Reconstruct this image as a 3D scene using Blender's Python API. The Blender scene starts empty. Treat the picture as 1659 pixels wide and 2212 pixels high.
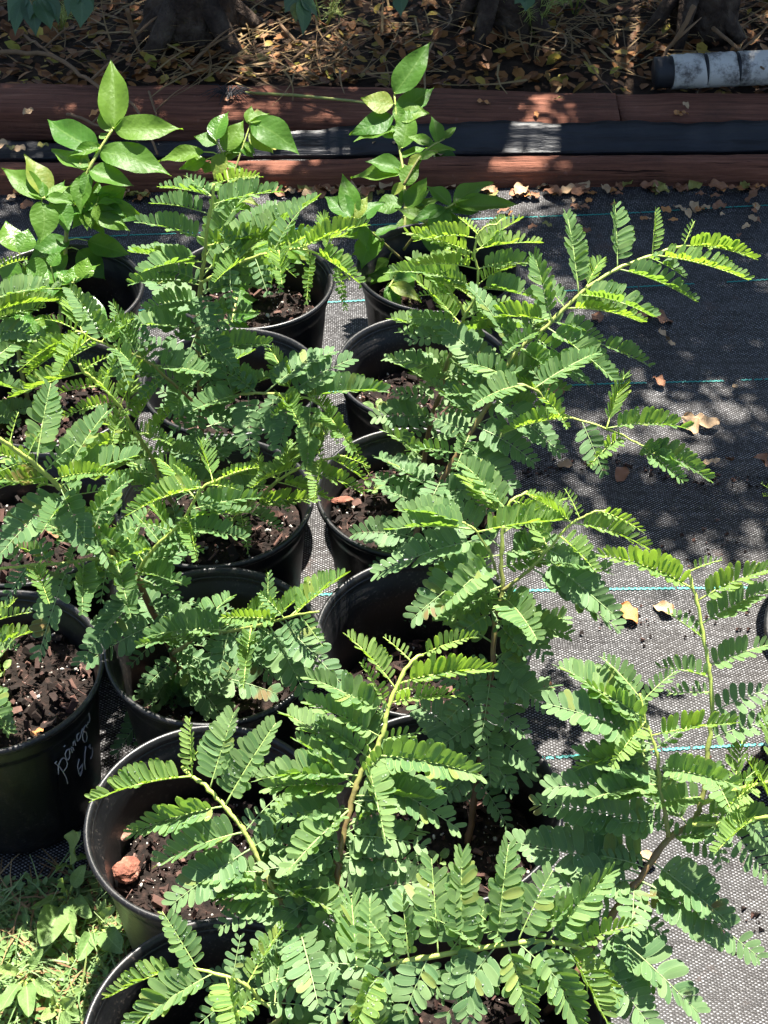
import bpy, bmesh, math, random
import numpy as np
from mathutils import Vector, Matrix, Quaternion, noise
from math import radians, sin, cos, pi, sqrt, atan2

# ------------------------------------------------------------------ camera, world, sun, exposure
SC = bpy.context.scene
COL = SC.collection
PITCH = radians(41.7)
CAM = Vector((0, 0, 1.605))
FP = 3318.0            # focal length in the 1659-pixel-wide frame used for measuring
cam_data = bpy.data.cameras.new('camera')
cam_data.sensor_fit = 'HORIZONTAL'; cam_data.sensor_width = 36; cam_data.lens = 72
cam_data.clip_start = .02; cam_data.clip_end = 300
cam_obj = bpy.data.objects.new('camera', cam_data); COL.objects.link(cam_obj)
cam_obj.location = CAM; cam_obj.rotation_euler = (pi/2 - PITCH, 0, 0)
SC.camera = cam_obj

SUN_EL = radians(69); SUN_AZ = radians(12)
SUN = Vector((sin(SUN_AZ)*cos(SUN_EL), cos(SUN_AZ)*cos(SUN_EL), sin(SUN_EL)))
world = bpy.data.worlds.new('World'); SC.world = world; world.use_nodes = True
wn = world.node_tree
sky = wn.nodes.new('ShaderNodeTexSky'); sky.sky_type = 'NISHITA'; sky.sun_disc = False
sky.sun_elevation = SUN_EL; sky.sun_rotation = SUN_AZ
bg = wn.nodes['Background']; bg.inputs[1].default_value = 0.05
wn.links.new(sky.outputs[0], bg.inputs[0])
sl = bpy.data.lights.new('sun', 'SUN'); sl.energy = 5.0; sl.angle = radians(.53); sl.color = (1, .95, .86)
so = bpy.data.objects.new('sun', sl); COL.objects.link(so)
so.rotation_euler = SUN.to_track_quat('Z', 'Y').to_euler(); so.location = (0, 0, 6)
SC.view_settings.view_transform = 'Standard'; SC.view_settings.look = 'None'
SC.view_settings.gamma = 1; SC.view_settings.use_curve_mapping = False
SC.view_settings.exposure = 2.1
SC.render.engine = 'CYCLES'
SC.cycles.use_denoising = True
SC.cycles.max_bounces = 5; SC.cycles.diffuse_bounces = 2; SC.cycles.glossy_bounces = 2; SC.cycles.use_light_tree = False
SC.cycles.use_adaptive_sampling = True; SC.cycles.adaptive_threshold = .02
SC.cycles.transmission_bounces = 4; SC.cycles.sample_clamp_indirect = 6

R = random.Random(7)
FW = Vector((0, cos(PITCH), -sin(PITCH))); UPV = Vector((0, sin(PITCH), cos(PITCH))); RT = Vector((1, 0, 0))
def ray(px, py):
    return RT*((px-829.5)/FP) - UPV*((py-1106)/FP) + FW
def at_z(px, py, z):
    d = ray(px, py); return CAM + d*((z-CAM.z)/d.z)
def at_y(px, py, Y):
    d = ray(px, py); return CAM + d*(Y/d.y)
def depth(p): return (p-CAM).dot(FW)
def pix(p):
    v = p-CAM; d = max(v.dot(FW), 1e-4)
    return 829.5+FP*v.x/d, 1106-FP*v.dot(UPV)/d

# ------------------------------------------------------------------ object helpers
def link(name, mesh, parent=None, mat=None):
    o = bpy.data.objects.new(name, mesh); COL.objects.link(o)
    if parent: o.parent = parent
    if mat is not None and mesh is not None and not mesh.materials: mesh.materials.append(mat)
    return o
def tag(o, label=None, cat=None, group=None, kind=None):
    if label: o['label'] = label
    if cat: o['category'] = cat
    if group: o['group'] = group
    if kind: o['kind'] = kind
    return o
def empty(name, loc=(0, 0, 0), rz=0):
    o = bpy.data.objects.new(name, None); COL.objects.link(o)
    o.location = loc; o.rotation_euler = (0, 0, rz); o.empty_display_size = .03
    return o
class MB:
    def __init__(s): s.v = []; s.f = []; s.uv = {}; s.a = []
    def add(s, vs, fs, a=0.):
        n = len(s.v); s.v += [tuple(v) for v in vs]; s.f += [tuple(i+n for i in f) for f in fs]; s.a += [a]*len(vs) if not hasattr(a, '__len__') else list(a)
    def tube(s, pts, rad, n=6, a=None, cap=True):
        pts = [Vector(p) for p in pts]; m = len(pts)
        if not hasattr(rad, '__len__'): rad = [rad]*m
        ref = None; rings = []
        for i in range(m):
            t = (pts[min(i+1, m-1)]-pts[max(i-1, 0)]).normalized()
            if ref is None: ref = t.orthogonal().normalized()
            ref = (ref - t*ref.dot(t)).normalized(); b = t.cross(ref)
            rings.append([pts[i]+(ref*cos(2*pi*k/n)+b*sin(2*pi*k/n))*rad[i] for k in range(n)])
        vs = [v for r in rings for v in r]
        fs = [(i*n+k, i*n+(k+1) % n, (i+1)*n+(k+1) % n, (i+1)*n+k) for i in range(m-1) for k in range(n)]
        if cap: fs += [tuple(range(n))[::-1], tuple((m-1)*n+k for k in range(n))]
        av = 0. if a is None else [a[i] for i in range(m) for k in range(n)]
        s.add(vs, fs, av)
    def box(s, c, d, rz=0, a=0.):
        c = Vector(c); M = Matrix.Rotation(rz, 3, 'Z')
        vs = [c+M@Vector((x*d[0]/2, y*d[1]/2, z*d[2]/2)) for x in (-1, 1) for y in (-1, 1) for z in (-1, 1)]
        s.add(vs, [(0, 1, 3, 2), (4, 6, 7, 5), (0, 4, 5, 1), (2, 3, 7, 6), (0, 2, 6, 4), (1, 5, 7, 3)], a)
    def mesh(s, name, mat=None, smooth=True):
        me = bpy.data.meshes.new(name); me.from_pydata(s.v, [], s.f)
        if any(s.a):
            at = me.attributes.new('age', 'FLOAT', 'POINT'); at.data.foreach_set('value', np.array(s.a, dtype=np.float32))
        if smooth: me.polygons.foreach_set('use_smooth', [True]*len(me.polygons))
        if mat: me.materials.append(mat)
        me.update(); return me

# ------------------------------------------------------------------ materials
def newmat(name):
    m = bpy.data.materials.new(name); m.use_nodes = True
    nt = m.node_tree; return m, nt, nt.nodes['Principled BSDF'], nt.nodes['Material Output']
def N(nt, t, **kw):
    n = nt.nodes.new(t)
    for k, v in kw.items():
        if k.startswith('i_'): n.inputs[int(k[2:])].default_value = v
        else: setattr(n, k, v)
    return n
def mathn(nt, op, a, b=None, c=None):
    n = nt.nodes.new('ShaderNodeMath'); n.operation = op
    for i, x in enumerate((a, b, c)):
        if x is None: continue
        if isinstance(x, (int, float)): n.inputs[i].default_value = x
        else: nt.links.new(x, n.inputs[i])
    return n.outputs[0]
def mixc(nt, fac, a, b):
    n = nt.nodes.new('ShaderNodeMix'); n.data_type = 'RGBA'
    for sock, x in ((n.inputs[0], fac), (n.inputs[6], a), (n.inputs[7], b)):
        if isinstance(x, (int, float)): sock.default_value = x
        elif isinstance(x, tuple): sock.default_value = (*x, 1) if len(x) == 3 else x
        else: nt.links.new(x, sock)
    return n.outputs[2]
def ramp(nt, fac, stops):
    n = nt.nodes.new('ShaderNodeValToRGB'); e = n.color_ramp.elements
    while len(e) < len(stops): e.new(.5)
    for el, (p, c) in zip(e, stops): el.position = p; el.color = (*c, 1)
    nt.links.new(fac, n.inputs[0]); return n.outputs[0]
def noisen(nt, scale, detail=4, vec=None, rough=.55):
    n = nt.nodes.new('ShaderNodeTexNoise'); n.inputs['Scale'].default_value = scale; n.inputs['Detail'].default_value = detail; n.inputs['Roughness'].default_value = rough
    if vec is not None: nt.links.new(vec, n.inputs['Vector'])
    return n.outputs['Fac']
def objco(nt): return nt.nodes.new('ShaderNodeTexCoord').outputs['Object']
def bump(nt, h, strength, dist, bsdf):
    b = nt.nodes.new('ShaderNodeBump'); b.inputs['Strength'].default_value = strength; b.inputs['Distance'].default_value = dist
    nt.links.new(h, b.inputs['Height']); nt.links.new(b.outputs[0], bsdf.inputs['Normal']); return b
def rough_mat(name, stops, scale, rough=.8, bs=.4, bd=.003, spec=.3, detail=6):
    m, nt, p, o = newmat(name); co = objco(nt)
    f = noisen(nt, scale, detail, co); nt.links.new(ramp(nt, f, stops), p.inputs['Base Color'])
    p.inputs['Roughness'].default_value = rough; p.inputs['Specular IOR Level'].default_value = spec
    bump(nt, noisen(nt, scale*2.3, 5, co), bs, bd, p); return m

def leaf_mat(name, top, under, trans, margin, vein=0., rough=.45, spec=.35, tfac=.3, feather=False, island=False):
    m, nt, p, out = newmat(name)
    uv = nt.nodes.new('ShaderNodeUVMap'); sep = nt.nodes.new('ShaderNodeSeparateXYZ'); nt.links.new(uv.outputs[0], sep.inputs[0])
    u, v = sep.outputs[0], sep.outputs[1]
    ax = mathn(nt, 'ABSOLUTE', mathn(nt, 'SUBTRACT', mathn(nt, 'MULTIPLY', u, 2.), 1.))
    geo = nt.nodes.new('ShaderNodeNewGeometry'); oi = nt.nodes.new('ShaderNodeObjectInfo')
    rnd = geo.outputs['Random Per Island'] if island else oi.outputs['Random']
    col = mixc(nt, geo.outputs['Backfacing'], top, under)
    hs = nt.nodes.new('ShaderNodeHueSaturation'); nt.links.new(col, hs.inputs['Color'])
    nt.links.new(mathn(nt, 'ADD', mathn(nt, 'MULTIPLY', rnd, .46), .77), hs.inputs['Value'])
    nt.links.new(mathn(nt, 'ADD', mathn(nt, 'MULTIPLY', rnd, -.045), .52), hs.inputs['Hue'])
    blot = noisen(nt, 9 if not feather else 5, 4, objco(nt) if not island else geo.outputs['Position'])
    col = mixc(nt, mathn(nt, 'MULTIPLY', blot, .3), hs.outputs[0], tuple(c*.55 for c in top))
    sick = mathn(nt, 'GREATER_THAN', mathn(nt, 'FRACT', mathn(nt, 'MULTIPLY', rnd, 37.)), .95)
    col = mixc(nt, mathn(nt, 'MULTIPLY', sick, mathn(nt, 'MULTIPLY', blot, .9)), col, (.30, .30, .06))
    spots = ramp(nt, noisen(nt, 14, 2, objco(nt) if not island else geo.outputs['Position']), [(.66, (0, 0, 0)), (.70, (1, 1, 1))])
    col = mixc(nt, mathn(nt, 'MULTIPLY', spots, mathn(nt, 'GREATER_THAN', mathn(nt, 'FRACT', mathn(nt, 'MULTIPLY', rnd, 91.)), .72 if feather else 2.)), col, (.16, .11, .04))
    mid = mathn(nt, 'LESS_THAN', ax, .055 if not feather else .05)
    if vein:
        # side veins run obliquely from the midrib
        ph = mathn(nt, 'ADD', mathn(nt, 'MULTIPLY', v, 9. if not feather else 12.), mathn(nt, 'MULTIPLY', ax, -1.7))
        w = mathn(nt, 'ABSOLUTE', mathn(nt, 'SUBTRACT', mathn(nt, 'FRACT', ph), .5))
        side = mathn(nt, 'LESS_THAN', w, .05)
        mid = mathn(nt, 'MAXIMUM', mid, mathn(nt, 'MULTIPLY', side, .45))
        col = mixc(nt, mathn(nt, 'MULTIPLY', mid, vein), col, margin)
        if not feather: bump(nt, mathn(nt, 'ADD', mathn(nt, 'MULTIPLY', w, .3), mathn(nt, 'MULTIPLY', blot, 1.6)), .5, .002, p)
    edge = mathn(nt, 'GREATER_THAN', ax, .87)
    if feather: col = mixc(nt, mathn(nt, 'MULTIPLY', edge, .65), col, margin)
    nt.links.new(col, p.inputs['Base Color'])
    p.inputs['Roughness'].default_value = rough; p.inputs['Specular IOR Level'].default_value = spec
    tr = nt.nodes.new('ShaderNodeBsdfTranslucent'); tr.inputs[0].default_value = (*trans, 1)
    mx = nt.nodes.new('ShaderNodeMixShader'); mx.inputs[0].default_value = tfac
    nt.links.new(p.outputs[0], mx.inputs[1]); nt.links.new(tr.outputs[0], mx.inputs[2]); nt.links.new(mx.outputs[0], out.inputs[0])
    return m

m_, nt_, p_, o_ = newmat('water'); p_.inputs['Base Color'].default_value = (.9, .95, .92, 1); p_.inputs['Roughness'].default_value = .02; p_.inputs['IOR'].default_value = 1.33; p_.inputs['Transmission Weight'].default_value = .85
WATER = m_
FEATHER = [
    leaf_mat('mature_leaflet', (.124, .216, .090), (.15, .25, .09), (.19, .36, .05), (.24, .34, .16), .22, .55, .18, .32, True),
    leaf_mat('growing_leaflet', (.132, .228, .090), (.20, .32, .08), (.27, .47, .045), (.28, .40, .13), .22, .55, .18, .36, True),
    leaf_mat('young_leaflet', (.155, .26, .080), (.26, .38, .065), (.34, .54, .04), (.33, .45, .10), .22, .55, .18, .40, True)]
BROAD = leaf_mat('glossy_leaf', (.075, .175, .022), (.13, .23, .05), (.26, .50, .02), (.18, .30, .07), .35, .46, .28, .38)
BROAD2 = leaf_mat('pale_glossy_leaf', (.095, .21, .022), (.14, .26, .05), (.26, .5, .03), (.20, .33, .07), .3, .32, .5, .36)
WEED = leaf_mat('weed_leaf', (.17, .27, .085), (.2, .3, .12), (.3, .45, .08), (.28, .38, .16), .5, .5, .3, .25)
DARKLEAF = leaf_mat('hanging_leaf', (.05, .11, .055), (.10, .17, .09), (.14, .26, .06), (.12, .2, .1), .4, .35, .5, .25)
CROWN = leaf_mat('crown_leaf', (.05, .10, .03), (.08, .14, .05), (.12, .22, .03), (.1, .16, .06), 0, .4, .4, .25, False, True)
WEEDS = leaf_mat('weed_cover_leaf', (.15, .25, .08), (.19, .28, .11), (.28, .42, .08), (.25, .35, .15), 0, .5, .3, .25, False, True)

def stem_mat():
    m, nt, p, o = newmat('stem_bark'); at = nt.nodes.new('ShaderNodeAttribute'); at.attribute_name = 'age'
    f = mathn(nt, 'ADD', at.outputs['Fac'], mathn(nt, 'MULTIPLY', mathn(nt, 'SUBTRACT', noisen(nt, 90, 3, objco(nt)), .5), .25))
    nt.links.new(ramp(nt, f, [(0, (.11, .055, .03)), (.35, (.17, .10, .045)), (.6, (.24, .27, .07)), (.85, (.36, .45, .09))]), p.inputs['Base Color'])
    p.inputs['Roughness'].default_value = .55; bump(nt, noisen(nt, 300, 3, objco(nt)), .4, .001, p); return m
STEM = stem_mat()
RACHIS = []
for i, c in enumerate([(.20, .28, .11), (.27, .37, .11), (.38, .50, .10)]):
    m, nt, p, o = newmat('rachis_%s' % ('mature', 'growing', 'young')[i]); p.inputs['Base Color'].default_value = (*c, 1); p.inputs['Roughness'].default_value = .5; RACHIS.append(m)

def pot_mat():
    m, nt, p, o = newmat('black_pot_plastic'); co = objco(nt); oi = nt.nodes.new('ShaderNodeObjectInfo')
    off = nt.nodes.new('ShaderNodeVectorMath'); off.operation = 'ADD'; nt.links.new(co, off.inputs[0])
    cv = nt.nodes.new('ShaderNodeCombineXYZ'); nt.links.new(mathn(nt, 'MULTIPLY', oi.outputs['Random'], 9.), cv.inputs[0]); nt.links.new(cv.outputs[0], off.inputs[1])
    v = off.outputs[0]
    d = noisen(nt, 14, 8, v, .72); fine = noisen(nt, 260, 3, v)
    splash = mathn(nt, 'MULTIPLY', ramp(nt, fine, [(.56, (0, 0, 0)), (.66, (1, 1, 1))]), ramp(nt, d, [(.45, (0, 0, 0)), (.7, (1, 1, 1))]))
    c = ramp(nt, d, [(.35, (.005, .0054, .006)), (.6, (.009, .009, .0095)), (.78, (.035, .032, .03))])
    c = mixc(nt, mathn(nt, 'MULTIPLY', splash, .7), c, (.12, .10, .085))
    mp = nt.nodes.new('ShaderNodeMapping'); mp.inputs['Scale'].default_value = (5, 5, 60); nt.links.new(v, mp.inputs[0])
    scr = ramp(nt, noisen(nt, 5, 3, mp.outputs[0]), [(.70, (0, 0, 0)), (.73, (1, 1, 1))])
    c = mixc(nt, mathn(nt, 'MULTIPLY', scr, .35), c, (.10, .10, .10))
    nt.links.new(c, p.inputs['Base Color'])
    nt.links.new(mathn(nt, 'ADD', mathn(nt, 'MULTIPLY', d, .45), .17), p.inputs['Roughness'])
    p.inputs['Specular IOR Level'].default_value = .4
    bump(nt, mathn(nt, 'ADD', fine, mathn(nt, 'MULTIPLY', d, 3.)), .1, .0015, p); return m
POT = pot_mat()
def soil_mat(name, stops, sc):
    return rough_mat(name, stops, sc, .9, .8, .006, .2, 8)
SOIL = soil_mat('potting_soil', [(.3, (.005, .0035, .003)), (.5, (.014, .009, .007)), (.62, (.03, .018, .014)), (.75, (.055, .033, .027))], 90)
BED = soil_mat('bed_soil', [(.3, (.016, .010, .006)), (.55, (.04, .025, .016)), (.75, (.075, .05, .03))], 25)
def island_mat(name, stops, rough=.8, spec=.25, bscale=150):
    m, nt, p, o = newmat(name); g = nt.nodes.new('ShaderNodeNewGeometry')
    c = ramp(nt, g.outputs['Random Per Island'], stops)
    n_ = noisen(nt, bscale, 4, g.outputs['Position'])
    nt.links.new(mixc(nt, mathn(nt, 'MULTIPLY', n_, .55), c, (.02, .012, .008)), p.inputs['Base Color'])
    p.inputs['Roughness'].default_value = rough; p.inputs['Specular IOR Level'].default_value = spec
    bump(nt, n_, .5, .002, p); return m
BARK = island_mat('bark_chips', [(0, (.006, .004, .0035)), (.5, (.018, .011, .009)), (.72, (.06, .03, .024)), (.9, (.17, .09, .07)), (1, (.26, .16, .13))])
PERL = island_mat('perlite', [(0, (.32, .29, .24)), (.5, (.5, .47, .42)), (1, (.66, .64, .58))], .8, .3, 300)
LITTER = island_mat('litter_leaves', [(0, (.12, .045, .016)), (.3, (.26, .10, .028)), (.55, (.38, .17, .045)), (.8, (.18, .07, .025)), (.92, (.45, .32, .05)), (1, (.34, .34, .05))], .6, .3, 40)
STRAW = island_mat('straw', [(0, (.20, .12, .055)), (.5, (.36, .25, .11)), (1, (.15, .08, .035))], .7, .25, 80)
def flat_leaf_mat(name, c):
    m, nt, p, o = newmat(name); oi = nt.nodes.new('ShaderNodeObjectInfo')
    hs = nt.nodes.new('ShaderNodeHueSaturation'); hs.inputs['Color'].default_value = (*c, 1)
    nt.links.new(mathn(nt, 'ADD', mathn(nt, 'MULTIPLY', oi.outputs['Random'], .6), .65), hs.inputs['Value'])
    n_ = noisen(nt, 70, 5, objco(nt))
    nt.links.new(mixc(nt, mathn(nt, 'MULTIPLY', n_, .6), hs.outputs[0], tuple(x*.4 for x in c)), p.inputs['Base Color'])
    p.inputs['Roughness'].default_value = .55; bump(nt, n_, .5, .002, p); return m
DRY = {'brown': flat_leaf_mat('dry_leaf_brown', (.34, .15, .07)), 'tan': flat_leaf_mat('dry_leaf_tan', (.60, .40, .22)),
       'orange': flat_leaf_mat('dry_leaf_orange', (.55, .24, .07)), 'olive': flat_leaf_mat('dry_leaf_olive', (.30, .28, .06))}

def cloth_mat():
    m, nt, p, o = newmat('woven_ground_cloth'); co = objco(nt)
    sep = nt.nodes.new('ShaderNodeSeparateXYZ'); nt.links.new(co, sep.inputs[0])
    wob = mathn(nt, 'MULTIPLY', noisen(nt, 9, 2, co), .012)
    u = mathn(nt, 'DIVIDE', sep.outputs[0], .0036); v = mathn(nt, 'DIVIDE', mathn(nt, 'ADD', sep.outputs[1], wob), .0024)
    par = mathn(nt, 'MODULO', mathn(nt, 'ABSOLUTE', mathn(nt, 'ADD', mathn(nt, 'FLOOR', u), mathn(nt, 'FLOOR', v))), 2.)
    su = mathn(nt, 'ABSOLUTE', mathn(nt, 'SINE', mathn(nt, 'MULTIPLY', u, pi))); sv = mathn(nt, 'ABSOLUTE', mathn(nt, 'SINE', mathn(nt, 'MULTIPLY', v, pi)))
    dome = mathn(nt, 'MULTIPLY', su, sv)
    h = mathn(nt, 'MULTIPLY', dome, mathn(nt, 'ADD', mathn(nt, 'MULTIPLY', par, .8), .2))
    mp = nt.nodes.new('ShaderNodeMapping'); mp.inputs['Scale'].default_value = (3, 40, 1); nt.links.new(co, mp.inputs[0])
    streak = noisen(nt, 3, 5, mp.outputs[0]); cell = nt.nodes.new('ShaderNodeTexWhiteNoise'); cell.noise_dimensions = '2D'
    cv = nt.nodes.new('ShaderNodeCombineXYZ'); nt.links.new(mathn(nt, 'FLOOR', u), cv.inputs[0]); nt.links.new(mathn(nt, 'FLOOR', v), cv.inputs[1]); nt.links.new(cv.outputs[0], cell.inputs['Vector'])
    dusty_glint = mathn(nt, 'MULTIPLY', par, mathn(nt, 'MULTIPLY', dome, mathn(nt, 'ADD', cell.outputs[0], .35)))  # specular glints and dust on the weave crests, put into the base colour
    dusty_glint = mathn(nt, 'MULTIPLY', dusty_glint, mathn(nt, 'MULTIPLY', mathn(nt, 'ADD', mathn(nt, 'MULTIPLY', streak, 2.2), -.25), mathn(nt, 'ADD', noisen(nt, 26, 5, co, .7), .35)))
    tape = mixc(nt, dusty_glint, (.005, .005, .0055), (.36, .36, .37))
    dust = mathn(nt, 'MULTIPLY', mathn(nt, 'POWER', noisen(nt, 2.2, 8, co, .65), 2.4), .22)
    spot = ramp(nt, noisen(nt, 5.5, 8, co, .7), [(.60, (0, 0, 0)), (.68, (1, 1, 1))])
    c = mixc(nt, dust, tape, (.15, .11, .085)); c = mixc(nt, mathn(nt, 'MULTIPLY', spot, .65), c, (.075, .045, .035))
    nt.links.new(c, p.inputs['Base Color'])
    nt.links.new(mathn(nt, 'ADD', mathn(nt, 'MULTIPLY', streak, .25), .33), p.inputs['Roughness'])
    p.inputs['Specular IOR Level'].default_value = .16
    bump(nt, h, .55, .0016, p); return m
CLOTH = cloth_mat()
def film_mat():
    m, nt, p, o = newmat('black_film'); co = objco(nt); n_ = noisen(nt, 14, 6, co)
    nt.links.new(ramp(nt, n_, [(.4, (.008, .009, .012)), (.75, (.02, .02, .024))]), p.inputs['Base Color'])
    p.inputs['Roughness'].default_value = .42; p.inputs['Specular IOR Level'].default_value = .4
    mp = nt.nodes.new('ShaderNodeMapping'); mp.inputs['Scale'].default_value = (4, 60, 60); nt.links.new(co, mp.inputs[0])
    bump(nt, noisen(nt, 3, 6, mp.outputs[0]), .35, .008, p); return m
FILM = film_mat()
def timber_mat():
    m, nt, p, o = newmat('red_timber'); co = objco(nt)
    mp = nt.nodes.new('ShaderNodeMapping'); mp.inputs['Scale'].default_value = (2.5, 45, 45); nt.links.new(co, mp.inputs[0])
    g = noisen(nt, 2, 8, mp.outputs[0], .65); s = noisen(nt, 7, 8, co, .7)
    c = ramp(nt, g, [(.25, (.06, .024, .016)), (.48, (.15, .058, .036)), (.6, (.20, .08, .05)), (.78, (.30, .14, .09))])
    c = mixc(nt, mathn(nt, 'MULTIPLY', ramp(nt, s, [(.5, (0, 0, 0)), (.72, (1, 1, 1))]), .55), c, (.05, .028, .02))
    sp2 = ramp(nt, noisen(nt, 38, 3, co), [(.68, (0, 0, 0)), (.72, (1, 1, 1))])
    c = mixc(nt, mathn(nt, 'MULTIPLY', sp2, .35), c, (.26, .13, .10))
    mp2 = nt.nodes.new('ShaderNodeMapping'); mp2.inputs['Scale'].default_value = (1.6, 75, 75); nt.links.new(co, mp2.inputs[0])
    cr = ramp(nt, noisen(nt, 2.2, 3, mp2.outputs[0], .6), [(.30, (1, 1, 1)), (.36, (0, 0, 0))])
    c = mixc(nt, mathn(nt, 'MULTIPLY', cr, .8), c, (.012, .006, .005))
    nt.links.new(c, p.inputs['Base Color']); p.inputs['Roughness'].default_value = .85; p.inputs['Specular IOR Level'].default_value = .2
    bump(nt, mathn(nt, 'SUBTRACT', mathn(nt, 'ADD', g, s), mathn(nt, 'MULTIPLY', cr, .8)), 1., .008, p); return m
TIMBER = timber_mat()
def simple(name, c, rough=.6, spec=.4, sc=60, amt=.4):
    m, nt, p, o = newmat(name); n_ = noisen(nt, sc, 5, objco(nt))
    nt.links.new(mixc(nt, mathn(nt, 'MULTIPLY', n_, amt), c, tuple(x*.35 for x in c)), p.inputs['Base Color'])
    p.inputs['Roughness'].default_value = rough; p.inputs['Specular IOR Level'].default_value = spec
    bump(nt, n_, .3, .002, p); return m
TEAL = simple('teal_thread', (.02, .26, .23), .5, .4, 300, .5)
INK = simple('silver_marker', (.42, .42, .46), .5, .4, 200, .4)
TRUNK = rough_mat('trunk_bark', [(.3, (.018, .012, .009)), (.5, (.05, .034, .025)), (.7, (.10, .075, .055))], 22, .9, 1., .02, .2, 8)
TWIG = simple('dry_twig', (.24, .15, .085), .8, .2, 80, .6)
CHUNK = rough_mat('bark_chunk', [(.3, (.07, .024, .018)), (.5, (.22, .085, .055)), (.7, (.38, .19, .14))], 45, .85, .9, .006, .25, 8)
CHUNK2 = rough_mat('pale_bark_chunk', [(.3, (.12, .05, .035)), (.5, (.32, .17, .12)), (.7, (.46, .29, .22))], 45, .85, .9, .006, .25, 8)
def pipe_mat():
    m, nt, p, o = newmat('weathered_white_pipe'); co = objco(nt)
    s = ramp(nt, noisen(nt, 16, 9, co, .75), [(.50, (0, 0, 0)), (.64, (1, 1, 1))])
    nt.links.new(mixc(nt, s, (.52, .50, .46), (.09, .08, .075)), p.inputs['Base Color']); p.inputs['Roughness'].default_value = .75
    bump(nt, noisen(nt, 50, 5, co), .4, .003, p); return m
PIPE = pipe_mat()
RUBBER = simple('black_rubber', (.02, .02, .024), .6, .4, 40, .5)

# ------------------------------------------------------------------ leaf meshes
def blade(name, rows, cols, wfun, zfun, mat):
    vs, fs, uvs = [], [], []
    for i, t in enumerate(rows):
        w = wfun(t)
        for k in range(cols):
            u = -1+2*k/(cols-1)
            x, dy, z = zfun(u, t, w)
            vs.append((x, t+dy, z)); uvs.append(((u+1)/2, t))
    for i in range(len(rows)-1):
        for k in range(cols-1):
            a = i*cols+k; fs.append((a, a+1, a+cols+1, a+cols))
    me = bpy.data.meshes.new(name); me.from_pydata(vs, [], fs); me.polygons.foreach_set('use_smooth', [True]*len(fs))
    l = me.uv_layers.new(name='UVMap')
    for lp in me.loops: l.data[lp.index].uv = uvs[lp.vertex_index]
    me.materials.append(mat); me.update(); return me
def leaflet_mesh(mat, k, rr):
    wd = rr.uniform(.215, .25); cup = rr.uniform(-.03, .05); curl = rr.uniform(-.16, .05); skew = rr.uniform(-.03, .03); wav = rr.uniform(0, .02)
    ph = rr.uniform(0, 6)
    def wf(t):
        if t < .5: b = (1-(1-2*t)**2.6)**.55
        else: b = (1-(2*t-1)**3.2)**.5
        return wd*b*(.93+.14*t)
    def zf(u, t, w):
        return (u*w*1.+skew*sin(pi*t), 0, cup*abs(u)-.012*(u == 0)+curl*(t-.3)**2+wav*sin(7*t+ph)*u)
    return blade('leaflet', [0, .03, .1, .24, .42, .6, .76, .88, .96, 1], 5 if mat is FEATHER[0] else 5, wf, zf, mat)
LEAFLET = [[leaflet_mesh(FEATHER[l], k, R) for k in range(6)] for l in range(3)]
def broad_mesh(name, mat, rr, wd=.22, tip=1.5, wavy=.03, round_=False):
    cup = rr.uniform(.03, .12); curl = rr.uniform(-.5, -.1); ph = rr.uniform(0, 6); sk = rr.uniform(-.06, .06)
    def wf(t):
        if round_: return wd*sqrt(max(0, 1-(2*t-1)**2))*1.1*(1.25-.5*t)
        return wd*(sin(pi*t**.74)**.95)*(1-.45*max(0, (t-.6)/.4)**1.3)
    def zf(u, t, w):
        return (u*w+sk*sin(pi*t), 0, cup*abs(u)**1.3*(w/wd)+curl*.45*t*t+wavy*sin(11*t+ph+(3 if u > 0 else 0))*abs(u)**2)
    return blade(name, [0, .04, .1, .18, .28, .38, .48, .58, .68, .77, .85, .92, .97, 1], 7, wf, zf, mat)
BROADM = [broad_mesh('leaf', BROAD, R) for _ in range(5)]+[broad_mesh('leaf', BROAD2, R) for _ in range(3)]
PALEM = BROADM[5:]
HANGM = [broad_mesh('leaf', DARKLEAF, R, .24, wavy=.01) for _ in range(3)]
ROUNDM = [broad_mesh('leaf', BROAD, R, .36, wavy=.01, round_=True) for _ in range(2)]
WEEDM = [broad_mesh('leaf', WEED, R, .27, wavy=.05, round_=True) for _ in range(4)]
DRYM = {k: [broad_mesh('fallen_leaf', m, R, .30, wavy=.08, round_=True) for _ in range(3)] for k, m in DRY.items()}

# ================================================================== THE SETTING
def grid_mesh(name, x0, x1, y0, y1, nx, ny, zf, mat):
    vs = [(x0+(x1-x0)*i/nx, y0+(y1-y0)*j/ny, 0) for j in range(ny+1) for i in range(nx+1)]
    vs = [(x, y, zf(x, y)) for x, y, _ in vs]
    fs = [(j*(nx+1)+i, j*(nx+1)+i+1, (j+1)*(nx+1)+i+1, (j+1)*(nx+1)+i) for j in range(ny) for i in range(nx)]
    me = bpy.data.meshes.new(name); me.from_pydata(vs, [], fs); me.polygons.foreach_set('use_smooth', [True]*len(fs)); me.materials.append(mat); return me
tag(link('ground', grid_mesh('ground', -120, 120, -120, 120, 4, 4, lambda x, y: -.03, BED)), kind='structure')
def cloth_z(x, y):
    z = .004*noise.noise((x*2.1, y*2.6, 0))+.003*noise.noise((x*3, y*16, 3))+.0015*noise.noise((x*9, y*30, 8))
    return z
cloth = tag(link('ground_cloth', grid_mesh('ground_cloth', -2.0, 2.2, -.3, 2.95, 170, 260, lambda x, y: cloth_z(x, y), CLOTH)), kind='structure')
def bed_z(x, y):
    return .02+.05*max(0, y-3.1)+.03*noise.noise((x*1.7, y*1.7, 5))+.012*noise.noise((x*7, y*7, 1))
tag(link('planting_bed', grid_mesh('planting_bed', -5, 5, 3.02, 9, 120, 70, bed_z, BED)), kind='structure')
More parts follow.
